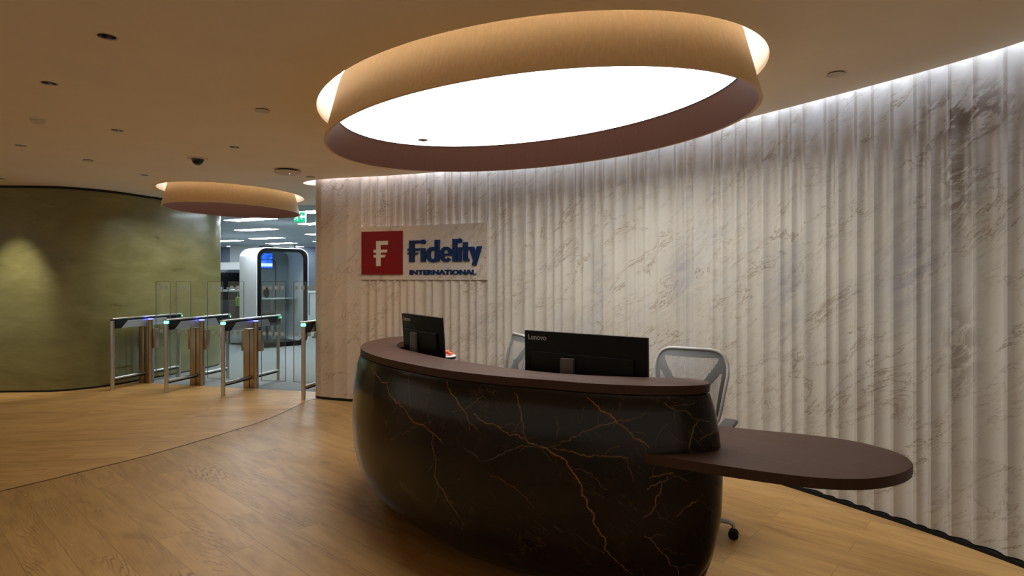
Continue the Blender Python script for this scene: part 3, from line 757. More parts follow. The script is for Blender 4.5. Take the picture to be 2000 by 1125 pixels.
def build_body():
    fine = resample(catmull(DESK, 10, True), 2600, True); NF = len(fine)
    X = np.array([(p.x, p.y) for p in fine]); T = np.roll(X, -12, 0) - np.roll(X, 12, 0); T /= np.linalg.norm(T, axis=1)[:, None]
    Nn = np.c_[T[:, 1], -T[:, 0]] * (1 if area > 0 else -1)
    per = sum((b-a).length for a, b in zip(DP, DP[1:]+DP[:1])); S = np.arange(NF)*per/NF
    wv = np.array([wout(i) for i in range(DN)] + [wout(0)]); w = np.interp(np.arange(NF)*DN/NF, np.arange(DN+1), wv)
    keep = [i for i in range(NF) if i*DN/NF <= i_in0 or i % 12 == 0]
    X, Nn, S, w = X[keep], Nn[keep], S[keep], w[keep]; n = len(keep)
    pz = [p[0] for p in PROF][::-1]; po = [p[1] for p in PROF][::-1]
    prof = resample(catmull([(o, z, 0) for z, o in PROF], 12), 380); Zr = np.array([p.y for p in prof]); Or = np.array([p.x for p in prof]); m = len(prof)
    K = Or[:, None]*w[None] + np.where(Zr > .70, -.012, .17)[:, None]*(1-w)[None]
    co = np.empty((m, n, 3)); co[:, :, :2] = X[None] + Nn[None]*K[:, :, None]; co[:, :, 2] = Zr[:, None]
    r, i = np.meshgrid(np.arange(m-1), np.arange(n), indexing='ij'); j = (i+1) % n
    F = np.stack([r*n+i, (r+1)*n+i, (r+1)*n+j, r*n+j], -1).reshape(-1, 4)
    U0 = S[i]; U1 = np.where(j == 0, per, S[j]); V0 = Zr[r]; V1 = Zr[r+1]
    UV = np.stack([np.stack([U0, V0], -1), np.stack([U0, V1], -1), np.stack([U1, V1], -1), np.stack([U1, V0], -1)], -2).reshape(-1, 2)
    me = bpy.data.meshes.new('desk_body'); nf = len(F)
    me.vertices.add(m*n); me.vertices.foreach_set('co', co.reshape(-1).astype(np.float32))
    caps = [list(range(n)), list(range((m-1)*n, m*n))[::-1]]
    me.loops.add(nf*4 + 2*n); me.loops.foreach_set('vertex_index', np.concatenate([F.reshape(-1), caps[0], caps[1]]).astype(np.int32))
    me.polygons.add(nf+2); me.polygons.foreach_set('loop_start', np.concatenate([np.arange(nf)*4, [nf*4, nf*4+n]]).astype(np.int32))
    me.update(calc_edges=True); me.validate()
    l = me.uv_layers.new(name='UVMap'); full = np.zeros((len(me.loops), 2), np.float32); full[:nf*4] = UV; l.data.foreach_set('uv', full.reshape(-1))
    # veins as a colour attribute: red = gold veins, green = pale ones
    col = np.zeros((m, n, 4), np.float32); col[..., 3] = 1; rv = random.Random(21)
    def frac(a, b, d, amp):
        if d == 0: return [a]
        L = math.hypot(b[0]-a[0], b[1]-a[1]); k = rv.gauss(0, amp)*L
        mid = ((a[0]+b[0])/2 - (b[1]-a[1])/max(L, 1e-6)*k, (a[1]+b[1])/2 + (b[0]-a[0])/max(L, 1e-6)*k)
        return frac(a, mid, d-1, amp) + frac(mid, b, d-1, amp)
    extra = []
    for pts, wd, st, tn in VEINS:        # short hair branches off the main veins
        for a, b in zip(pts, pts[1:]):
            if st > .6 and rv.random() < .55:
                t = rv.random(); p = (a[0]+(b[0]-a[0])*t, a[1]+(b[1]-a[1])*t); ang = math.atan2(b[1]-a[1], b[0]-a[0]) + rv.choice((-1, 1))*rv.uniform(.4, 1.1); L = rv.uniform(.03, .12)
                extra.append(([p, (p[0]+L*math.cos(ang), p[1]+L*math.sin(ang))], .0018, .45, tn))
    for _ in range(60):
        p = (rv.uniform(.2, 4.3), rv.uniform(.05, .95)); ang = rv.choice((-.7, -.9, .6, 1.4)) + rv.uniform(-.2, .2); L = rv.uniform(.04, .16)
        extra.append(([p, (p[0]+L*math.cos(ang), p[1]+L*math.sin(ang))], .0017, rv.uniform(.12, .35), 'pale'))
    for pts, wd, st, tn in VEINS + extra:
        P = []
        for a, b in zip(pts, pts[1:]): P += frac(a, b, 4, .09)
        P.append(pts[-1]); ch = 0 if tn == 'gold' else 1; tot = len(P)
        for q, (a, b) in enumerate(zip(P, P[1:])):
            tw = wd*(.55 + .45*math.sin(PI*min(1, (q+1)/tot)))*rv.uniform(.75, 1.2)
            i0, i1 = np.searchsorted(S, (min(a[0], b[0])-tw*1.2, max(a[0], b[0])+tw*1.2)); 
            rows = np.where((Zr > min(a[1], b[1])-tw*1.2) & (Zr < max(a[1], b[1])+tw*1.2))[0]
            if i1 <= i0 or not len(rows): continue
            r0, r1 = rows[0], rows[-1]+1
            ss = S[i0:i1][None]; zz = Zr[r0:r1][:, None]; dx, dz = b[0]-a[0], b[1]-a[1]; L2 = dx*dx+dz*dz+1e-12
            h = np.clip(((ss-a[0])*dx + (zz-a[1])*dz)/L2, 0, 1); d = np.hypot(ss-a[0]-h*dx, zz-a[1]-h*dz)
            val = st*np.clip(1.25*(1-d/(tw*.8)), 0, 1); blk = col[r0:r1, i0:i1, ch]; np.maximum(blk, val, out=blk)
    at = me.color_attributes.new('vein', 'FLOAT_COLOR', 'POINT'); at.data.foreach_set('color', col.reshape(-1))
    me.polygons.foreach_set('use_smooth', np.ones(len(me.polygons), bool)); me.set_sharp_from_angle(angle=math.radians(60))
    me.transform(wmat(desk).inverted())
    o = link('desk_body', me, M['dark_marble'], desk); o['label'] = 'bulging dark stone body with gold veins'
build_body()
SEAM = [DP[i] - dnorm(i)*.018 for i in range(DN)]
obj('shadow_gap', poly_prism(bmesh.new(), [(p.x, p.y) for p in SEAM], .975, .992), M['black_matt'], desk, world=True)
o = obj('counter', poly_prism(bmesh.new(), [(p.x, p.y) for p in DP], .990, 1.030, .006, 3), M['walnut'], desk, 30, world=True); o['label'] = 'brown crescent counter top'
WT = [(.505,2.552),(.60,2.488),(.693,2.43),(.83,2.352),(.966,2.28),(1.07,2.232),(1.176,2.20),(1.298,2.193),(1.40,2.215),(1.49,2.258),(1.556,2.306),(1.612,2.365),(1.645,2.44),(1.647,2.546),(1.609,2.65),(1.511,2.749),(1.362,2.833),(1.203,2.90),(1.042,2.984),
      (.80,3.16),(.5,3.35),(.2,3.50),(-.05,3.75),(-.2,4.05),(-.35,4.38),(-.55,4.55),(-.70,4.60),(-.85,4.45),(-.92,4.2),(-.86,3.9),(-.62,3.52),(-.37,3.22),(-.12,2.99),(.15,2.83),(.38,2.73),(.47,2.65)]
W2 = resample(catmull(WT[1:-1], 8), 150)
W2 = [Vector(WT[0])] + W2 + [Vector(WT[-1])]
o = obj('worktop', poly_prism(bmesh.new(), [(p.x, p.y) for p in W2], .708, .750, .006, 3), M['walnut'], desk, 30, world=True); o['label'] = 'lower brown oval table wing running out from the desk'

# ------------------------------------------------------------------ monitors
def monitor(name, label, cx, cy, ang, w, ztop, h, tilt, zbase, stand_x, text, group=None):
    """local +y is the back of the screen; x runs along its width"""
    t = thing(name, label, 'monitor', (cx, cy, zbase), ang)
    zt = ztop - zbase; zb = zt-h; T = Matrix.Rotation(tilt, 4, 'X')
    piv = Matrix.Translation((0, 0, (zt+zb)/2)); X = piv @ T @ piv.inverted()
    def tl(bm): bmesh.ops.transform(bm, matrix=X, verts=bm.verts); return bm
    obj('housing', tl(box(bmesh.new(), -w/2, w/2, -.004, .016, zb, zt, .003)), M['black'], t, 30)
    obj('screen', tl(box(bmesh.new(), -w/2+.006, w/2-.006, -.006, -.0035, zb+.018, zt-.006)), M['dark_glass'], t)
    obj('rear_bulge', tl(box(bmesh.new(), -w*.41, w*.43, .014, .032, zb+.01, zb+h*.73, .006)), M['black'], t, 30)
    obj('stand_column', box(bmesh.new(), stand_x-.04, stand_x+.04, .034, .056, .01, zb+h*.68, .003), simple('stand_grey', (.085, .07, .065), .4, .3), t, 30)
    obj('stand_base', box(bmesh.new(), stand_x-.13, stand_x+.13, -.10, .075, 0, .012, .004), M['black'], t, 30)
    me = text_mesh(text, .040, .0006, .0005)
    xs = [v.co.x for v in me.vertices]; x0 = min(xs)
    me.transform(X @ Matrix.Translation((w/2-.026, .0168, zt-.048)) @ Matrix.Rotation(PI, 4, 'Z') @ Matrix.Rotation(PI/2, 4, 'X') @ Matrix.Translation((-x0, 0, 0)))
    link('maker_mark', me, M['logo_grey'], t)
    return t
# back of the screen looks at the visitor: +y local points towards the lobby
m1 = monitor('desktop_monitor', 'large black monitor seen from behind in the middle of the desk', .3725, 3.065, math.atan2(.43, -.583), .724, 1.209, .41, math.radians(-1), .75, .07, 'Lenovo')
m2 = monitor('desktop_monitor', 'black monitor turned sideways at the left end of the desk', -.583, 3.893, math.atan2(.525, -.352), .60, 1.252, .37, math.radians(-4), .75, .06, 'Lenovo')

# canister with orange sweets
can = thing('sweet_tin', 'small white tin topped with orange wrapped sweets behind the left monitor', 'tin', (-.445, 3.98, .75))
obj('tin_body', lathe(bmesh.new(), [(0, 0), (.06, 0), (.062, .01), (.062, .20), (.058, .204), (0, .204)], seg=28), M['white'], can, 40)
obj('lid_rim', lathe(bmesh.new(), [(.0, .204), (.066, .205), (.067, .214), (.064, .216), (0, .216)], seg=28), M['plinth'], can, 40)
obj('lid', lathe(bmesh.new(), [(.0, .216), (.064, .217), (.064, .223), (0, .225)], seg=28), M['white'], can, 40)
rs = random.Random(5)
for k in range(7):
    a = k*2.4; r = .012+.005*k; bm = bmesh.new()
    sw = thing('wrapped_sweet', 'small orange wrapped sweet heaped on the white tin lid', 'sweet', (-.445+r*math.cos(a), 3.98+r*math.sin(a), .975 + (.014 if k < 3 else 0)), rs.random()*3, 'orange sweets on the tin lid')
    bmesh.ops.create_icosphere(bm, subdivisions=2, radius=.012)
    for v in bm.verts: v.co.x *= 1.3; v.co.z = v.co.z*.9 + .011
    obj('sweet', bm, M['orange'], sw, 60)
    for s in (-1, 1):
        bm = bmesh.new(); v = [bm.verts.new(p) for p in ((s*.013, 0, .011), (s*.027, -.009, .016), (s*.029, 0, .008), (s*.027, .009, .016))]; bm.faces.new(v)
        obj('wrapper_twist', bm, M['orange'], sw)

# ------------------------------------------------------------------ mesh office chairs
def back_surf(x, z):
    """chair back surface: x across, z from 0 at the foot to 1 at the top -> (x, y, z)"""
    w = .175 + .055*min(1, z/.7) - .012*max(0, z-.8)/.2
    y = -.0 - .06*(x*x) + .035*math.sin(PI*z) - .09*(z-.5)   # gentle lumbar curve and recline
    return (x*w, y, z*.50)
def rr_outline(n=96, ax=1.0, az=1.0, p=5.0, cx=0, cz=.5):
    out = []
    for k in range(n):
        t = 2*PI*k/n; c, s = math.cos(t), math.sin(t)
        r = (abs(c)**p + abs(s)**p)**(-1/p); out.append((cx + ax*r*c, cz + az*.5*r*s))
    return out
def make_chair(name, label, loc, rotz, star=0.0):
    t = thing(name, label, 'office chair', loc, rotz)
    BZ, BY = .545, -.26
    def place(p, dy=0): x, y, z = back_surf(*p); return (x, BY+y+dy, BZ+z)
    out = rr_outline()
    obj('back_rim', tube(bmesh.new(), [place(p) for p in out], .011, 8, closed=True), M['grey_rim'], t, 60)
    # mesh skin
    bm = bmesh.new(); K = 10; c = bm.verts.new(place((0, .5))); rings = []
    for j in range(1, K+1):
        rings.append([bm.verts.new(place((p[0]*j/K*.97, .5+(p[1]-.5)*j/K*.97), .002)) for p in out])
    for i in range(len(out)): bm.faces.new((c, rings[0][i], rings[0][(i+1) % len(out)]))
    for A, B in zip(rings, rings[1:]):
        for i in range(len(out)): bm.faces.new((A[i], B[i], B[(i+1) % len(out)], A[(i+1) % len(out)]))
    o = obj('back_mesh', bm, M['mesh'], t, 60); o['label'] = 'light grey woven back mesh'
    # dark frame behind the mesh with an upper trapezoid window and a lower arched one
    def solid(x, z):      # a Y: central spine and two arms to the upper corners, inside a rim
        ax = abs(x)
        if ax > .85 or z > .89 or z < .07: return True
        if z < .36 and ax < .13: return True
        return abs(ax - .84*max(0, (z-.27)/.56)**.9) < .15 and z > .24
    bm = bmesh.new(); NX, NZ = 64, 72; V = {}
    def sh(x, z):
        r = (abs(x)**5 + abs((z-.5)*2)**5); return r < .93
    for a in range(NX):
        for b in range(NZ):
            x = -1+2*(a+.5)/NX; z = (b+.5)/NZ
            if not sh(x, z) or not solid(x, z): continue
            q = []
            for da, db in ((0,0),(1,0),(1,1),(0,1)):
                k = (a+da, b+db)
                if k not in V: V[k] = bm.verts.new(place((-1+2*k[0]/NX, k[1]/NZ), -.012))
                q.append(V[k])
            bm.faces.new(q)
    bmesh.ops.smooth_vert(bm, verts=bm.verts, factor=.5, use_axis_x=True, use_axis_z=True, use_axis_y=False)
    bmesh.ops.smooth_vert(bm, verts=bm.verts, factor=.5, use_axis_x=True, use_axis_z=True, use_axis_y=False)
    g = bmesh.ops.extrude_face_region(bm, geom=bm.faces[:]); bmesh.ops.translate(bm, verts=[v for v in g['geom'] if isinstance(v, bmesh.types.BMVert)], vec=(0, -.008, 0))
    obj('back_frame', bm, M['grey_frame'], t, 40)
    obj('spine', tube(bmesh.new(), [(0, BY-.03, BZ+.30), (0, BY-.06, BZ+.10), (0, BY-.04, BZ-.05), (0, BY+.08, .42), (0, -.02, .40)], [.018, .022, .024, .024, .02], 10), M['grey_frame'], t, 60)
    bm = bmesh.new(); pts = rr_outline(48, .24, .48, 3.5, 0, 0); poly_prism(bm, [(x, y) for x, y in pts], .43, .475, .018, 3)
    obj('seat', bm, M['fabric'], t, 40)
    for s in (-1, 1):
        a = obj('armrest', tube(bmesh.new(), [(s*.13, -.05, .415), (s*.24, -.05, .42), (s*.275, -.04, .47), (s*.28, -.02, .64)], .014, 10), M['grey_frame'], t, 60)
        obj('arm_pad', box(bmesh.new(), s*.28-.04, s*.28+.04, -.13, .12, .64, .668, .012, 3), M['grey_frame'], a, 40)
    obj('gas_lift', lathe(bmesh.new(), [(.0, .09), (.028, .09), (.028, .25), (.016, .25), (.016, .40), (.06, .405), (.06, .428), (0, .428)], seg=20), M['black'], t, 40)
    bs = obj('base', lathe(bmesh.new(), [(0, .075), (.045, .075), (.05, .09), (.04, .12), (0, .125)], seg=20), M['silver'], t, 40)
    for k in range(5):
        a = star + 2*PI*k/5; d = Vector((math.cos(a), math.sin(a), 0))
        lg = obj('leg', tube(bmesh.new(), [d*.02+Vector((0, 0, .11)), d*.16+Vector((0, 0, .105)), d*.29+Vector((0, 0, .093)), d*.31+Vector((0, 0, .08)), d*.31+Vector((0, 0, .062))], [.02, .018, .013, .012, .010], 10), M['silver'], t, 60)
        bm = bmesh.new(); pr = Vector((-d.y, d.x, 0)); c = d*.31
        for s in (-1, 1):
            seg = 18; A = []
            for off, r in ((.008, .02), (.010, .028), (.020, .028), (.023, .020)):
                A.append([bm.verts.new(c + pr*s*off + d*r*math.cos(2*PI*q/seg) + Vector((0, 0, .028+r*math.sin(2*PI*q/seg)))) for q in range(seg)])
            for P, Q in zip(A, A[1:]):
                for q in range(seg): bm.faces.new((P[q], P[(q+1) % seg], Q[(q+1) % seg], Q[q]))
            bm.faces.new(A[0]); bm.faces.new(A[-1])
        tube(bm, [c+pr*.009+Vector((0, 0, .028)), c-pr*.009+Vector((0, 0, .028))], .008, 8)
        obj('caster', bm, M['black'], lg, 40)
    return t
def face(fx, fy): return math.atan2(fy, fx) - PI/2     # local +y is forward
r2 = face(-.50, -.86)
make_chair('office_chair', 'grey mesh office chair standing behind the right end of the desk', (.985, 3.50, 0), r2, math.atan2(-.12, .285)-r2)
r1 = face(-.95, -.32)
make_chair('office_chair', 'grey mesh office chair half hidden behind the middle monitor', (-.25, 4.62, .0), r1, .3)

# ------------------------------------------------------------------ entry gates
def make_gate(name, label, loc, left, right, front_led=True):
    t = thing(name, label, 'turnstile', loc, math.atan2(-.217, .976), 'glass speed gates between lobby and office')
    hl = .577
    def post(y, h, r=.025):
        return obj('post', tube(bmesh.new(), [(0, y, 0), (0, y, h)], r, 20), M['steel'], t, 60)
    post(-hl, .900 if front_led else .93); post(hl, .80, .022)
    if front_led:
        o = obj('led_ring', lathe(bmesh.new(), [(.0, .90), (.0275, .90), (.0285, .905), (.0285, .925), (.0275, .932), (0, .932)], 0, -hl, 20), M['led_green'], t, 40); o['label'] = 'glowing green ring'
    else:
        obj('post_cap', lathe(bmesh.new(), [(0, .925), (.027, .925), (.028, .935), (0, .936)], 0, -hl, 20), M['plinth'], t, 40)
    bm = bmesh.new(); box(bm, -.034, .034, -hl-.03, hl+.03, .936, .958, .009, 3); o = obj('top_rail', bm, M['steel'], t, 40)
    hd = obj('head', box(bmesh.new(), -.024, .024, -hl+.025, hl+.03, .815, .936, .004), M['dark_glass'], t, 30)
    for s in (-1, 1):
        bm = bmesh.new(); pr = [(-.36, .915), (-.46, .817), (.36, .817), (.30, .915)] if s > 0 else [(-.36, .915), (-.46, .817), (.36, .817), (.30, .915)]
        A = [bm.verts.new((s*.0245, y, z)) for y, z in pr]; B = [bm.verts.new((s*.0275, y, z)) for y, z in pr]
        bm.faces.new(A); bm.faces.new(B[::-1])
        for i in range(4): bm.faces.new((A[i], B[i], B[(i+1) % 4], A[(i+1) % 4]))
        o = obj('side_plate', bm, M['silver'], hd)
    o = obj('reader_mark', tube(bmesh.new(), [(.0255, .53+.022*math.cos(a), .872+.022*math.sin(a)) for a in (2*PI*k/20 for k in range(20))], .0016, 6, closed=True), M['logo_grey'], hd)
    obj('reader_mark', tube(bmesh.new(), [(.0255, .53+.010*math.cos(a), .872+.010*math.sin(a)) for a in (PI*.5+PI*k/10 for k in range(11))], .0016, 6), M['logo_grey'], hd)
    o = obj('rear_light', box(bmesh.new(), -.03, .03, hl+.0305, hl+.034, .905, .928), M['led_green'], hd)
    # pedestal under the middle of the head
    ped = obj('pedestal', box(box(bmesh.new(), -.105, -.012, -.055, .055, 0, .80, .004), -.006, .06, -.05, .05, 0, .80, .004), M['bronze'], t, 30)
    obj('round_post', tube(bmesh.new(), [(.072, -.03, 0), (.072, -.03, .905)], .031, 24), M['bronze'], ped, 60)
    o = obj('blue_light', lathe(bmesh.new(), [(0, .905), (.032, .905), (.033, .909), (.032, .914), (0, .915)], .072, -.03, 24), M['led_blue'], ped, 40)
    for s, w in ((-1, left), (1, right)):
        if not w: continue
        xa = s*.105 if s > 0 else -.105; x0, x1 = sorted((xa, xa + s*.045))
        obj('hinge_box', box(bmesh.new(), x0, x1, -.035, .035, .50, .775, .003), M['bronze'], t, 30)
        x0, x1 = sorted((s*.135, s*(.135+w)))
        gl = obj('glass_wing', box(bmesh.new(), x0, x1, -.005, .005, .10, 1.44), M['glass'], t)
        bm = bmesh.new(); e = .002
        box(bm, x0, x1, -.0052, .0052, 1.436, 1.441); box(bm, x0-.001, x0+e, -.0052, .0052, .10, 1.44); box(bm, x1-e, x1+.001, -.0052, .0052, .10, 1.44); box(bm, x0, x1, -.0052, .0052, .098, .103)
        obj('glass_edge', bm, M['glass_edge'], gl)
        n = 4 if w > .3 else 2
        for zc in (1.36, .74):
            for k in range(n):
                xc = s*(.135 + w - .055 - k*.092) if n == 2 else s*(.135 + w*(k+.5)/n)
                obj('sticker', box(bmesh.new(), xc-.024, xc+.024, -.0065, -.0055, zc-.024, zc+.024), M['frost'], gl)
    for y0, y1 in ((-hl+.025, -.056), (.056, hl-.02)):
        obj('infill_glass', box(bmesh.new(), -.004, .004, y0, y1, .17, .812), M['glass'], t)
        bm = bmesh.new(); tube(bm, [(0, y0, .15), (0, y1, .15)], .019, 12); o = obj('lower_rail', bm, M['steel'], t, 60)
        obj('rail_seal', box(bmesh.new(), -.010, .010, y0, y1, .118, .134), M['plinth'], o)
    return t
off = Vector((.125, .563))
for (x, y), l, r, led, lab in (((-5.32, 7.84), 0, .24, False, 'steel and glass gate standing against the olive green wall'),
        ((-4.49, 7.65), .24, .24, True, 'second steel and glass gate from the green wall, with a green light'),
        ((-3.66, 7.46), .24, .37, True, 'steel and glass gate standing in front of the white phone booth'),
        ((-2.557, 7.22), .37, 0, True, 'steel and glass gate half hidden by the marble wall end')):
    make_gate('speed_gate', lab, (x+off.x, y+off.y, .002), l, r, led)

# ------------------------------------------------------------------ things in and on the lobby ceiling
def downlight(c, label):
    t = thing('downlight', label, 'downlight', (c[0], c[1], H), 0, 'recessed lobby downlights')
    obj('trim_ring', lathe(bmesh.new(), [(.040, .004), (.041, -.003), (.049, -.003), (.050, .001)], seg=32), M['cap'], t, 50)
    obj('reflector', lathe(bmesh.new(), [(.0405, .0), (.036, .025), (.026, .055), (.0, .06)], seg=32), M['chrome'], t, 60)
    obj('lamp', lathe(bmesh.new(), [(0, .022), (.012, .024), (.014, .035), (.012, .058)], seg=20), M['grey_rim'], t, 60)
labs = ['downlight nearest the viewer in the upper left of the ceiling', 'second nearest downlight, at the left edge of the ceiling', 'downlight in the middle of the left ceiling, beyond the smoke detector',
        'small downlight far left beyond the smoke detector', 'downlight between the dome camera and the big oval light', 'small far downlight just left of the smaller oval light', 'downlight close to the green wall at the left picture edge']
for c, lb in zip(DL, labs): downlight(c, lb)
for c, lb in (((-1.786, 4.217), 'round flush ceiling cap left of the big oval light'), ((-4.337, 6.024), 'round flush ceiling cap toward the green wall'),
              ((1.905, 3.461), 'round flush ceiling cap right of the big oval light'), ((-2.40, 7.02), 'round flush ceiling cap near the end of the marble wall')):
    t = thing('ceiling_cap', lb, 'ceiling cap', (c[0], c[1], H), 0, 'flush round caps in the lobby ceiling')
    obj('disc', lathe(bmesh.new(), [(0, -.012), (.046, -.012), (.048, -.009), (.048, -.006)], seg=36), M['cap'], t, 40)
    obj('shadow_ring', lathe(bmesh.new(), [(0, -.006), (.044, -.006), (.044, 0), (0, 0)], seg=36), M['black_matt'], t, 40)
sm = thing('smoke_detector', 'small white smoke detector on the left ceiling', 'smoke detector', (-3.591, 4.46, H))
obj('mount', lathe(bmesh.new(), [(0, 0), (.052, 0), (.052, -.010), (.046, -.012), (0, -.012)], seg=32), M['cap'], sm, 40)
obj('chamber', lathe(bmesh.new(), [(.040, -.012), (.043, -.020), (.036, -.030), (.018, -.036), (0, -.037)], seg=32), M['cap'], sm, 40)
dc = thing('dome_camera', 'black glass dome camera in a white flange on the ceiling', 'security camera', (-3.161, 5.921, H))
obj('flange', lathe(bmesh.new(), [(.0, 0), (.095, 0), (.094, -.006), (.062, -.012), (.06, -.010)], seg=40), M['cap'], dc, 40)
obj('dome', lathe(bmesh.new(), [(.056*math.cos(a), -.010-.062*math.sin(a)) for a in (PI/2*k/10 for k in range(11))], seg=32), M['dark_glass'], dc, 60)
ap = thing('wireless_access_point', 'pale round wireless access point hanging just below the ceiling', 'access point', (-2.50, 6.564, H))
obj('bracket', lathe(bmesh.new(), [(0, 0), (.105, 0), (.105, -.022), (0, -.022)], seg=40), M['black_matt'], ap, 40)
obj('cover', lathe(bmesh.new(), [(.10, -.018), (.138, -.020), (.143, -.028), (.135, -.040), (.09, -.050), (0, -.053)], seg=48), M['cap'], ap, 50)
obj('status_light', lathe(bmesh.new(), [(0, -.0545), (.005, -.054), (.005, -.049)], .04, -.05, 12), emit('status_violet', (.6, .5, 1), 3), ap)

# ------------------------------------------------------------------ office beyond the gates
tag(obj('wall_office_back', box(bmesh.new(), -18, 4, 23.4, 23.6, 0, H), M['blue_grey']), 'blue grey far wall of the office', kind='structure')
tag(obj('wall_office_left', box(bmesh.new(), -18.2, -18, 10.3, 23.6, 0, H), M['dim_white']), kind='structure')
tag(obj('wall_office_right', box(bmesh.new(), 3.8, 4.0, 7.5, 23.6, 0, H), M['dim_white']), kind='structure')
tag(obj('wall_office_mid', box(bmesh.new(), -10.35, -8.0, 21.6, 21.8, 0, H), M['dim_white']), 'white wall block at the back of the office', kind='structure')
bm = bmesh.new()
for x in (-9.0, -7.75, -7.2): box(bm, x-.02, x+.02, 23.37, 23.4, 0, H)
tag(obj('trim_3', bm, M['black_matt']), 'black joints in the blue grey far wall', kind='structure')
LG = [(-5.37,12.1),(-6.38,14.68),(-7.45,17.9),(-9.3,19.2),(-10.3,22.4),(-8.07,20.6),(-8.7,23.0),(-3.30,10.55),(-4.15,12.95),(-5.1,16.1),(-6.0,19.4),(-11.6,17.2),(-8.9,14.4),(-1.2,12.6),(-2.2,15.8)]
for k, (x, y) in enumerate(LG):
    t = thing('ceiling_light_panel', 'bright rectangular light panel in the grey office ceiling', 'ceiling light', (x, y, H), math.radians(-28), 'rectangular office ceiling lights')
    obj('light_frame', box(bmesh.new(), -.63, .63, -.20, .20, -.008, 0), M['white'], t)
    obj('light_diffuser', box(bmesh.new(), -.60, .60, -.17, .17, -.011, -.0085), M['office_light'], t)

# phone booth
pb = thing('phone_booth', 'tall white rounded phone booth with a black framed glass front in the office', 'phone booth', (-5.32, 12.25, 0), math.radians(43))
BW, BD, BH = 1.12, 1.02, 2.14
def rrect(w, h, r, n=8, x0=0, z0=0):
    out = []
    for cx, cz, a0 in ((x0+w-r, z0+h-r, 0), (x0+r, z0+h-r, 90), (x0+r, z0+r, 180), (x0+w-r, z0+r, 270)):
        for k in range(n+1): a = math.radians(a0+90*k/n); out.append((cx+r*math.cos(a), cz+r*math.sin(a)))
    return out
def frame_extr(bm, outer, inner, y0, y1):
    n = len(outer)
    R = [[bm.verts.new((p[0], y, p[1])) for p in P] for P, y in ((outer, y0), (outer, y1), (inner, y1), (inner, y0))]
    for a in range(4):
        A, B = R[a], R[(a+1) % 4]
        for i in range(n): bm.faces.new((A[i], A[(i+1) % n], B[(i+1) % n], B[i]))
    return bm
obj('shell', frame_extr(bmesh.new(), rrect(BW, BH, .20), rrect(BW-.08, BH-.08, .17, x0=.04, z0=.04), 0, BD), M['white_gloss'], pb, 40)
obj('front_frame', frame_extr(bmesh.new(), rrect(BW-.04, BH-.04, .19, x0=.02, z0=.02), rrect(BW-.19, BH-.21, .14, x0=.095, z0=.12), -.012, .05), M['black'], pb, 40)
bm = bmesh.new(); P = rrect(BW-.14, BH-.16, .15, x0=.07, z0=.09); bm.faces.new([bm.verts.new((x, .02, z)) for x, z in P])
obj('front_glass', bm, glass('booth_glass', (.90, .95, .95), .08), pb)
bm = bmesh.new(); P = rrect(BW-.06, BH-.06, .18, x0=.03, z0=.03); bm.faces.new([bm.verts.new((x, BD-.03, z)) for x, z in P])
o = obj('back_panel', bm, simple('booth_felt', (.30, .37, .39), .9), pb)
bm = bmesh.new(); frame_extr(bm, rrect(.62, 1.75, .12, x0=.16, z0=.17), rrect(.60, 1.73, .11, x0=.17, z0=.18), BD-.07, BD-.04); obj('wall_pad', bm, M['grey_frame'], pb)
obj('booth_floor', box(bmesh.new(), .05, BW-.05, .05, BD-.05, .04, .09), M['fabric'], pb)
obj('door_handle', lathe(bmesh.new(), [(0, -.03), (.10, -.02), (.11, 0)], seg=24), M['black'], pb, 50).matrix_local = Matrix.Translation((.20, -.02, 1.18)) @ Matrix.Rotation(PI/2, 4, 'X') @ Matrix.Scale(.55, 4, (1, 0, 0))
obj('shelf_table', box(bmesh.new(), .32, BW-.06, .42, .95, 1.02, 1.05, .01), M['dim_white'], pb, 30)
obj('table_leg', tube(bmesh.new(), [(.60, .75, .09), (.60, .75, 1.02)], .03, 14), M['silver'], pb, 60)
vent = obj('roof_fan', lathe(bmesh.new(), [(0, BH), (.17, BH), (.17, BH+.03), (.14, BH+.05), (0, BH+.05)], .38, .5, 28), M['black'], pb, 40)
obj('roof_fan', lathe(bmesh.new(), [(0, BH), (.12, BH), (.12, BH+.03), (.10, BH+.04), (0, BH+.04)], .78, .5, 28), M['black'], pb, 40)
P0 = wmat(pb)
def inbooth(x, y, z): return P0 @ Vector((x, y, z))
st = thing('bar_stool', 'dark grey padded stool inside the phone booth', 'stool', inbooth(.34, .34, .09), math.radians(43))
obj('stool_seat', lathe(bmesh.new(), [(0, .58), (.15, .58), (.18, .61), (.17, .66), (.10, .675), (0, .675)], seg=28), M['fabric'], st, 50)
obj('stool_column', lathe(bmesh.new(), [(0, .02), (.025, .02), (.025, .58), (0, .58)], seg=16), M['black'], st, 60)
obj('stool_base', lathe(bmesh.new(), [(0, 0), (.19, 0), (.19, .01), (.04, .03), (0, .03)], seg=28), M['black'], st, 50)
tv = inbooth(.49, BD-.06, 1.88)
sc = thing('wall_screen', 'glowing blue wall screen seen through the booth glass', 'screen', tv, math.radians(43))
obj('screen_housing', box(bmesh.new(), -.22, .22, .0, .025, -.18, .18, .004), M['black'], sc, 30)
def m_screen():
    t = NT('screen_picture'); o = t.obj(); s = t.n('ShaderNodeSeparateXYZ'); t.l(o, s.inputs[0])
    n = t.noise(t.map(o, scale=(1, 1, 2)), 5, 4, .6, 1)
    c = t.ramp(n, [(.3, (.01, .05, .30)), (.5, (.02, .13, .75)), (.7, (.10, .30, .9))])
    bar = t.math('MULTIPLY', t.math('LESS_THAN', s.outputs[2], -.06), t.math('GREATER_THAN', s.outputs[2], -.13))
    c = t.mix(bar, c, (.55, .72, .95))
    e = t.n('ShaderNodeEmission'); t.l(c, e.inputs[0]); e.inputs[1].default_value = 1.5; t.l(e.outputs[0], t.out.inputs[0]); return t.m
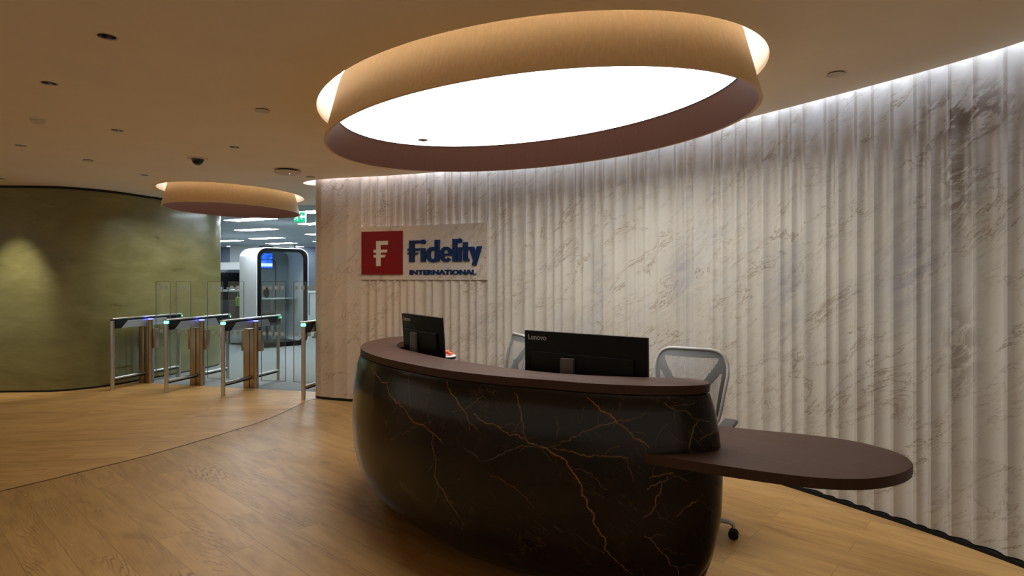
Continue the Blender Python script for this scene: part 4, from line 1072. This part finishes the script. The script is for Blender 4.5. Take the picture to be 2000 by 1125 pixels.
obj('picture', box(bmesh.new(), -.21, .21, -.003, -.0005, -.17, .17), m_screen(), sc)

# desks with raised tops
def office_desk(label, x, y, rz, w, panel_mat, ztop):
    t = thing('standing_desk', label, 'desk', (x, y, .002), rz)
    obj('desk_top', box(bmesh.new(), -w/2, w/2, -.38, .38, ztop-.05, ztop, .006), M['dim_white'], t, 30)
    obj('modesty_panel', box(bmesh.new(), -w/2+.05, w/2-.05, -.36, -.34, .30, ztop-.05), panel_mat, t)
    for s in (-1, 1):
        obj('leg', box(bmesh.new(), s*(w/2-.12)-.04, s*(w/2-.12)+.04, -.04, .04, .02, ztop-.05), M['fabric'], t)
        obj('foot', box(bmesh.new(), s*(w/2-.12)-.04, s*(w/2-.12)+.04, -.33, .33, 0, .03, .005), M['fabric'], t, 30)
    return t
RZ = math.radians(-12)
office_desk('dark desk with a white top left of the phone booth', -6.95, 14.6, RZ, 1.7, M['fabric'], 1.20)
def small_monitor(label, x, y, z, rz, w=.58, h=.36, text=None):
    t = thing('desktop_monitor', label, 'monitor', (x, y, z), rz)
    obj('housing', box(bmesh.new(), -w/2, w/2, -.02, .02, .06, .06+h, .006), M['black'], t, 30)
    obj('stand_column', box(bmesh.new(), -.03, .03, .02, .05, .01, .26), M['black'], t)
    obj('stand_base', box(bmesh.new(), -.12, .12, -.08, .10, 0, .012), M['black'], t)
    if text:
        me = text_mesh(text, .055, .001, .001); xs = [v.co.x for v in me.vertices]
        me.transform(Matrix.Translation((-w/2+.05 if True else 0, -.0212, .06+h-.10)) @ Matrix.Rotation(PI/2, 4, 'X') @ Matrix.Translation((-min(xs), 0, 0)))
        link('maker_mark', me, M['dim_white'], t)
small_monitor('black monitor next to the green wall edge on the office desk', -7.12, 14.55, 1.202, RZ-.15)
small_monitor('black monitor right beside the white phone booth on the dark desk', -6.62, 14.40, 1.202, RZ+.2)
office_desk('desk with a pale front panel right of the phone booth', -4.25, 14.8, RZ, 1.5, simple('pale_panel', (.45, .50, .50), .6), 1.16)
small_monitor('black monitor on the desk right of the phone booth', -4.62, 14.8, 1.162, RZ, .60, .38, 'Lenovo')
cb = thing('storage_cabinet', 'dark brown low cabinet under the office desk', 'cabinet', (-6.60, 14.2, .002), RZ)
obj('carcass', box(bmesh.new(), -.22, .22, -.2, .25, .10, .95, .005), M['brown_box'], cb, 30)
obj('plinth', box(bmesh.new(), -.20, .20, -.17, .23, 0, .10), M['black'], cb)
obj('cabinet_door', box(bmesh.new(), -.21, .21, -.212, -.20, .12, .93, .002), simple('cabinet_front', (.05, .035, .03), .5), cb)
bg = thing('hanging_bag', 'small green bag hanging beside the white booth', 'bag', (-6.44, 13.90, .82), RZ)
obj('bag_body', box(bmesh.new(), -.09, .09, -.03, .03, 0, .22, .02, 3), M['green_bag'], bg, 40)
obj('bag_handle', tube(bmesh.new(), [(-.05, 0, .21), (-.04, 0, .30), (.04, 0, .30), (.05, 0, .21)], .006, 8), M['green_bag'], bg, 60)
pd = thing('desk_pedestal', 'small white pedestal on the carpet left of the phone booth', 'pedestal', (-6.12, 13.35, .002), RZ)
obj('pedestal_body', box(bmesh.new(), -.16, .16, -.2, .2, .03, .42, .008), M['dim_white'], pd, 30)
obj('pedestal_base', box(bmesh.new(), -.14, .14, -.18, .18, 0, .03), M['black'], pd)
# low white lounge pod behind the desk
lp = thing('lounge_pod', 'low white rounded pod behind the office monitors', 'booth', (-8.95, 16.6, .002), RZ)
obj('pod_shell', frame_extr(bmesh.new(), rrect(2.0, 1.92, .30), rrect(1.88, 1.66, .24, x0=.06, z0=.06), 0, 1.2), M['white_gloss'], lp, 40)
obj('pod_back', box(bmesh.new(), .05, 1.95, 1.1, 1.18, .05, 1.8), simple('pod_grey', (.30, .33, .38), .8), lp)
ch = thing('task_chair', 'black task chair on castors under the office desk', 'chair', (-6.62, 13.50, .002), .6)
obj('seat', box(bmesh.new(), -.22, .22, -.22, .22, .44, .50, .02), M['fabric'], ch, 30)
obj('backrest', box(bmesh.new(), -.20, .20, -.24, -.20, .55, .98, .02), M['fabric'], ch, 30)
obj('column', tube(bmesh.new(), [(0, 0, .08), (0, 0, .44)], .025, 12), M['black'], ch, 60)
obj('back_post', tube(bmesh.new(), [(0, -.1, .44), (0, -.25, .46), (0, -.25, .7)], .02, 10), M['black'], ch, 60)
for k in range(5):
    a = 2*PI*k/5; d = Vector((math.cos(a), math.sin(a), 0))
    lg = obj('leg', tube(bmesh.new(), [d*.02+Vector((0, 0, .10)), d*.29+Vector((0, 0, .07))], .016, 8), M['black'], ch, 60)
    bm = bmesh.new(); bmesh.ops.create_uvsphere(bm, u_segments=14, v_segments=8, radius=.03, matrix=Matrix.Translation(d*.29+Vector((0, 0, .03)))); obj('caster', bm, M['black'], lg, 60)

# exit sign
ex = thing('exit_sign', 'green running man exit sign with a left arrow hanging from the ceiling', 'sign', (-3.87, 10.72, 2.50), math.radians(-8))
def m_exit():
    return emit('exit_green', (.02, .62, .30), 1.1)
obj('sign_box', box(bmesh.new(), -.118, .118, 0, .03, 0, .21, .004), M['white'], ex, 30)
obj('sign_face', box(bmesh.new(), -.110, .110, -.003, -.0005, .008, .202), m_exit(), ex)
mw = emit('exit_white', (.85, 1, .92), 1.6)
def flat(polys, name):
    bm = bmesh.new()
    for p in polys: bm.faces.new([bm.verts.new((x, -.0045, z)) for x, z in p])
    o = obj(name, bm, mw, ex)
flat([[(.005, .105), (.052, .160), (.052, .125), (.100, .125), (.100, .085), (.052, .085), (.052, .05)]], 'arrow')
flat([[(-.045+.013*math.cos(a), .160+.013*math.sin(a)) for a in (2*PI*k/12 for k in range(12))],
      [(-.070, .142), (-.035, .140), (-.030, .095), (-.058, .090)],
      [(-.070, .142), (-.090, .115), (-.082, .108), (-.064, .130)], [(-.038, .140), (-.012, .118), (-.016, .110), (-.040, .124)],
      [(-.058, .095), (-.070, .060), (-.100, .048), (-.100, .060), (-.080, .068), (-.072, .098)],
      [(-.045, .095), (-.022, .075), (-.030, .035), (-.043, .035), (-.038, .070), (-.060, .085)]], 'running_man')
for x in (-.08, .08): obj('hanger', tube(bmesh.new(), [(x, .015, .21), (x, .015, .2099+(H-2.50-.21))], .003, 6), M['silver'], ex)

# ------------------------------------------------------------------ lights, world, camera
def spot(loc, target, power, ang, blend, col, size=.03):
    l = bpy.data.lights.new('spot', 'SPOT'); l.energy = power; l.spot_size = math.radians(ang); l.spot_blend = blend; l.color = col; l.shadow_soft_size = size
    o = bpy.data.objects.new('spot_light', l); COL.objects.link(o); o.location = loc
    o.rotation_euler = (Vector(target)-Vector(loc)).to_track_quat('-Z', 'Y').to_euler(); return o
spot((-6.36, 7.05, H-.03), (-6.46, 7.70, .95), 170, 48, 1.0, (1, .96, .88))
spot((-2.50, 5.45, H-.03), (-1.75, 7.1, 1.60), 30, 56, 1.0, (1, .80, .55), .05)  # added warm spot brightening the marble wall end; the downlight here is unlit
w = bpy.data.worlds.new('world'); bpy.context.scene.world = w; w.use_nodes = True
w.node_tree.nodes['Background'].inputs[0].default_value = (1.0, .84, .64, 1); w.node_tree.nodes['Background'].inputs[1].default_value = .46

cam = bpy.data.cameras.new('camera'); co = bpy.data.objects.new('camera', cam); COL.objects.link(co)
cam.sensor_width = 36; cam.lens = 1150/2000*36; cam.shift_y = -(562.5-542)/2000; cam.clip_start = .05
co.location = (0, 0, 1.5); co.rotation_euler = (PI/2, 0, 0)
S = bpy.context.scene; S.camera = co
S.view_settings.view_transform = 'Standard'; S.view_settings.look = 'None'; S.view_settings.exposure = 0
S.cycles.use_denoising = True; S.cycles.max_bounces = 8; S.cycles.diffuse_bounces = 5; S.cycles.transparent_max_bounces = 24; S.cycles.sample_clamp_indirect = 4
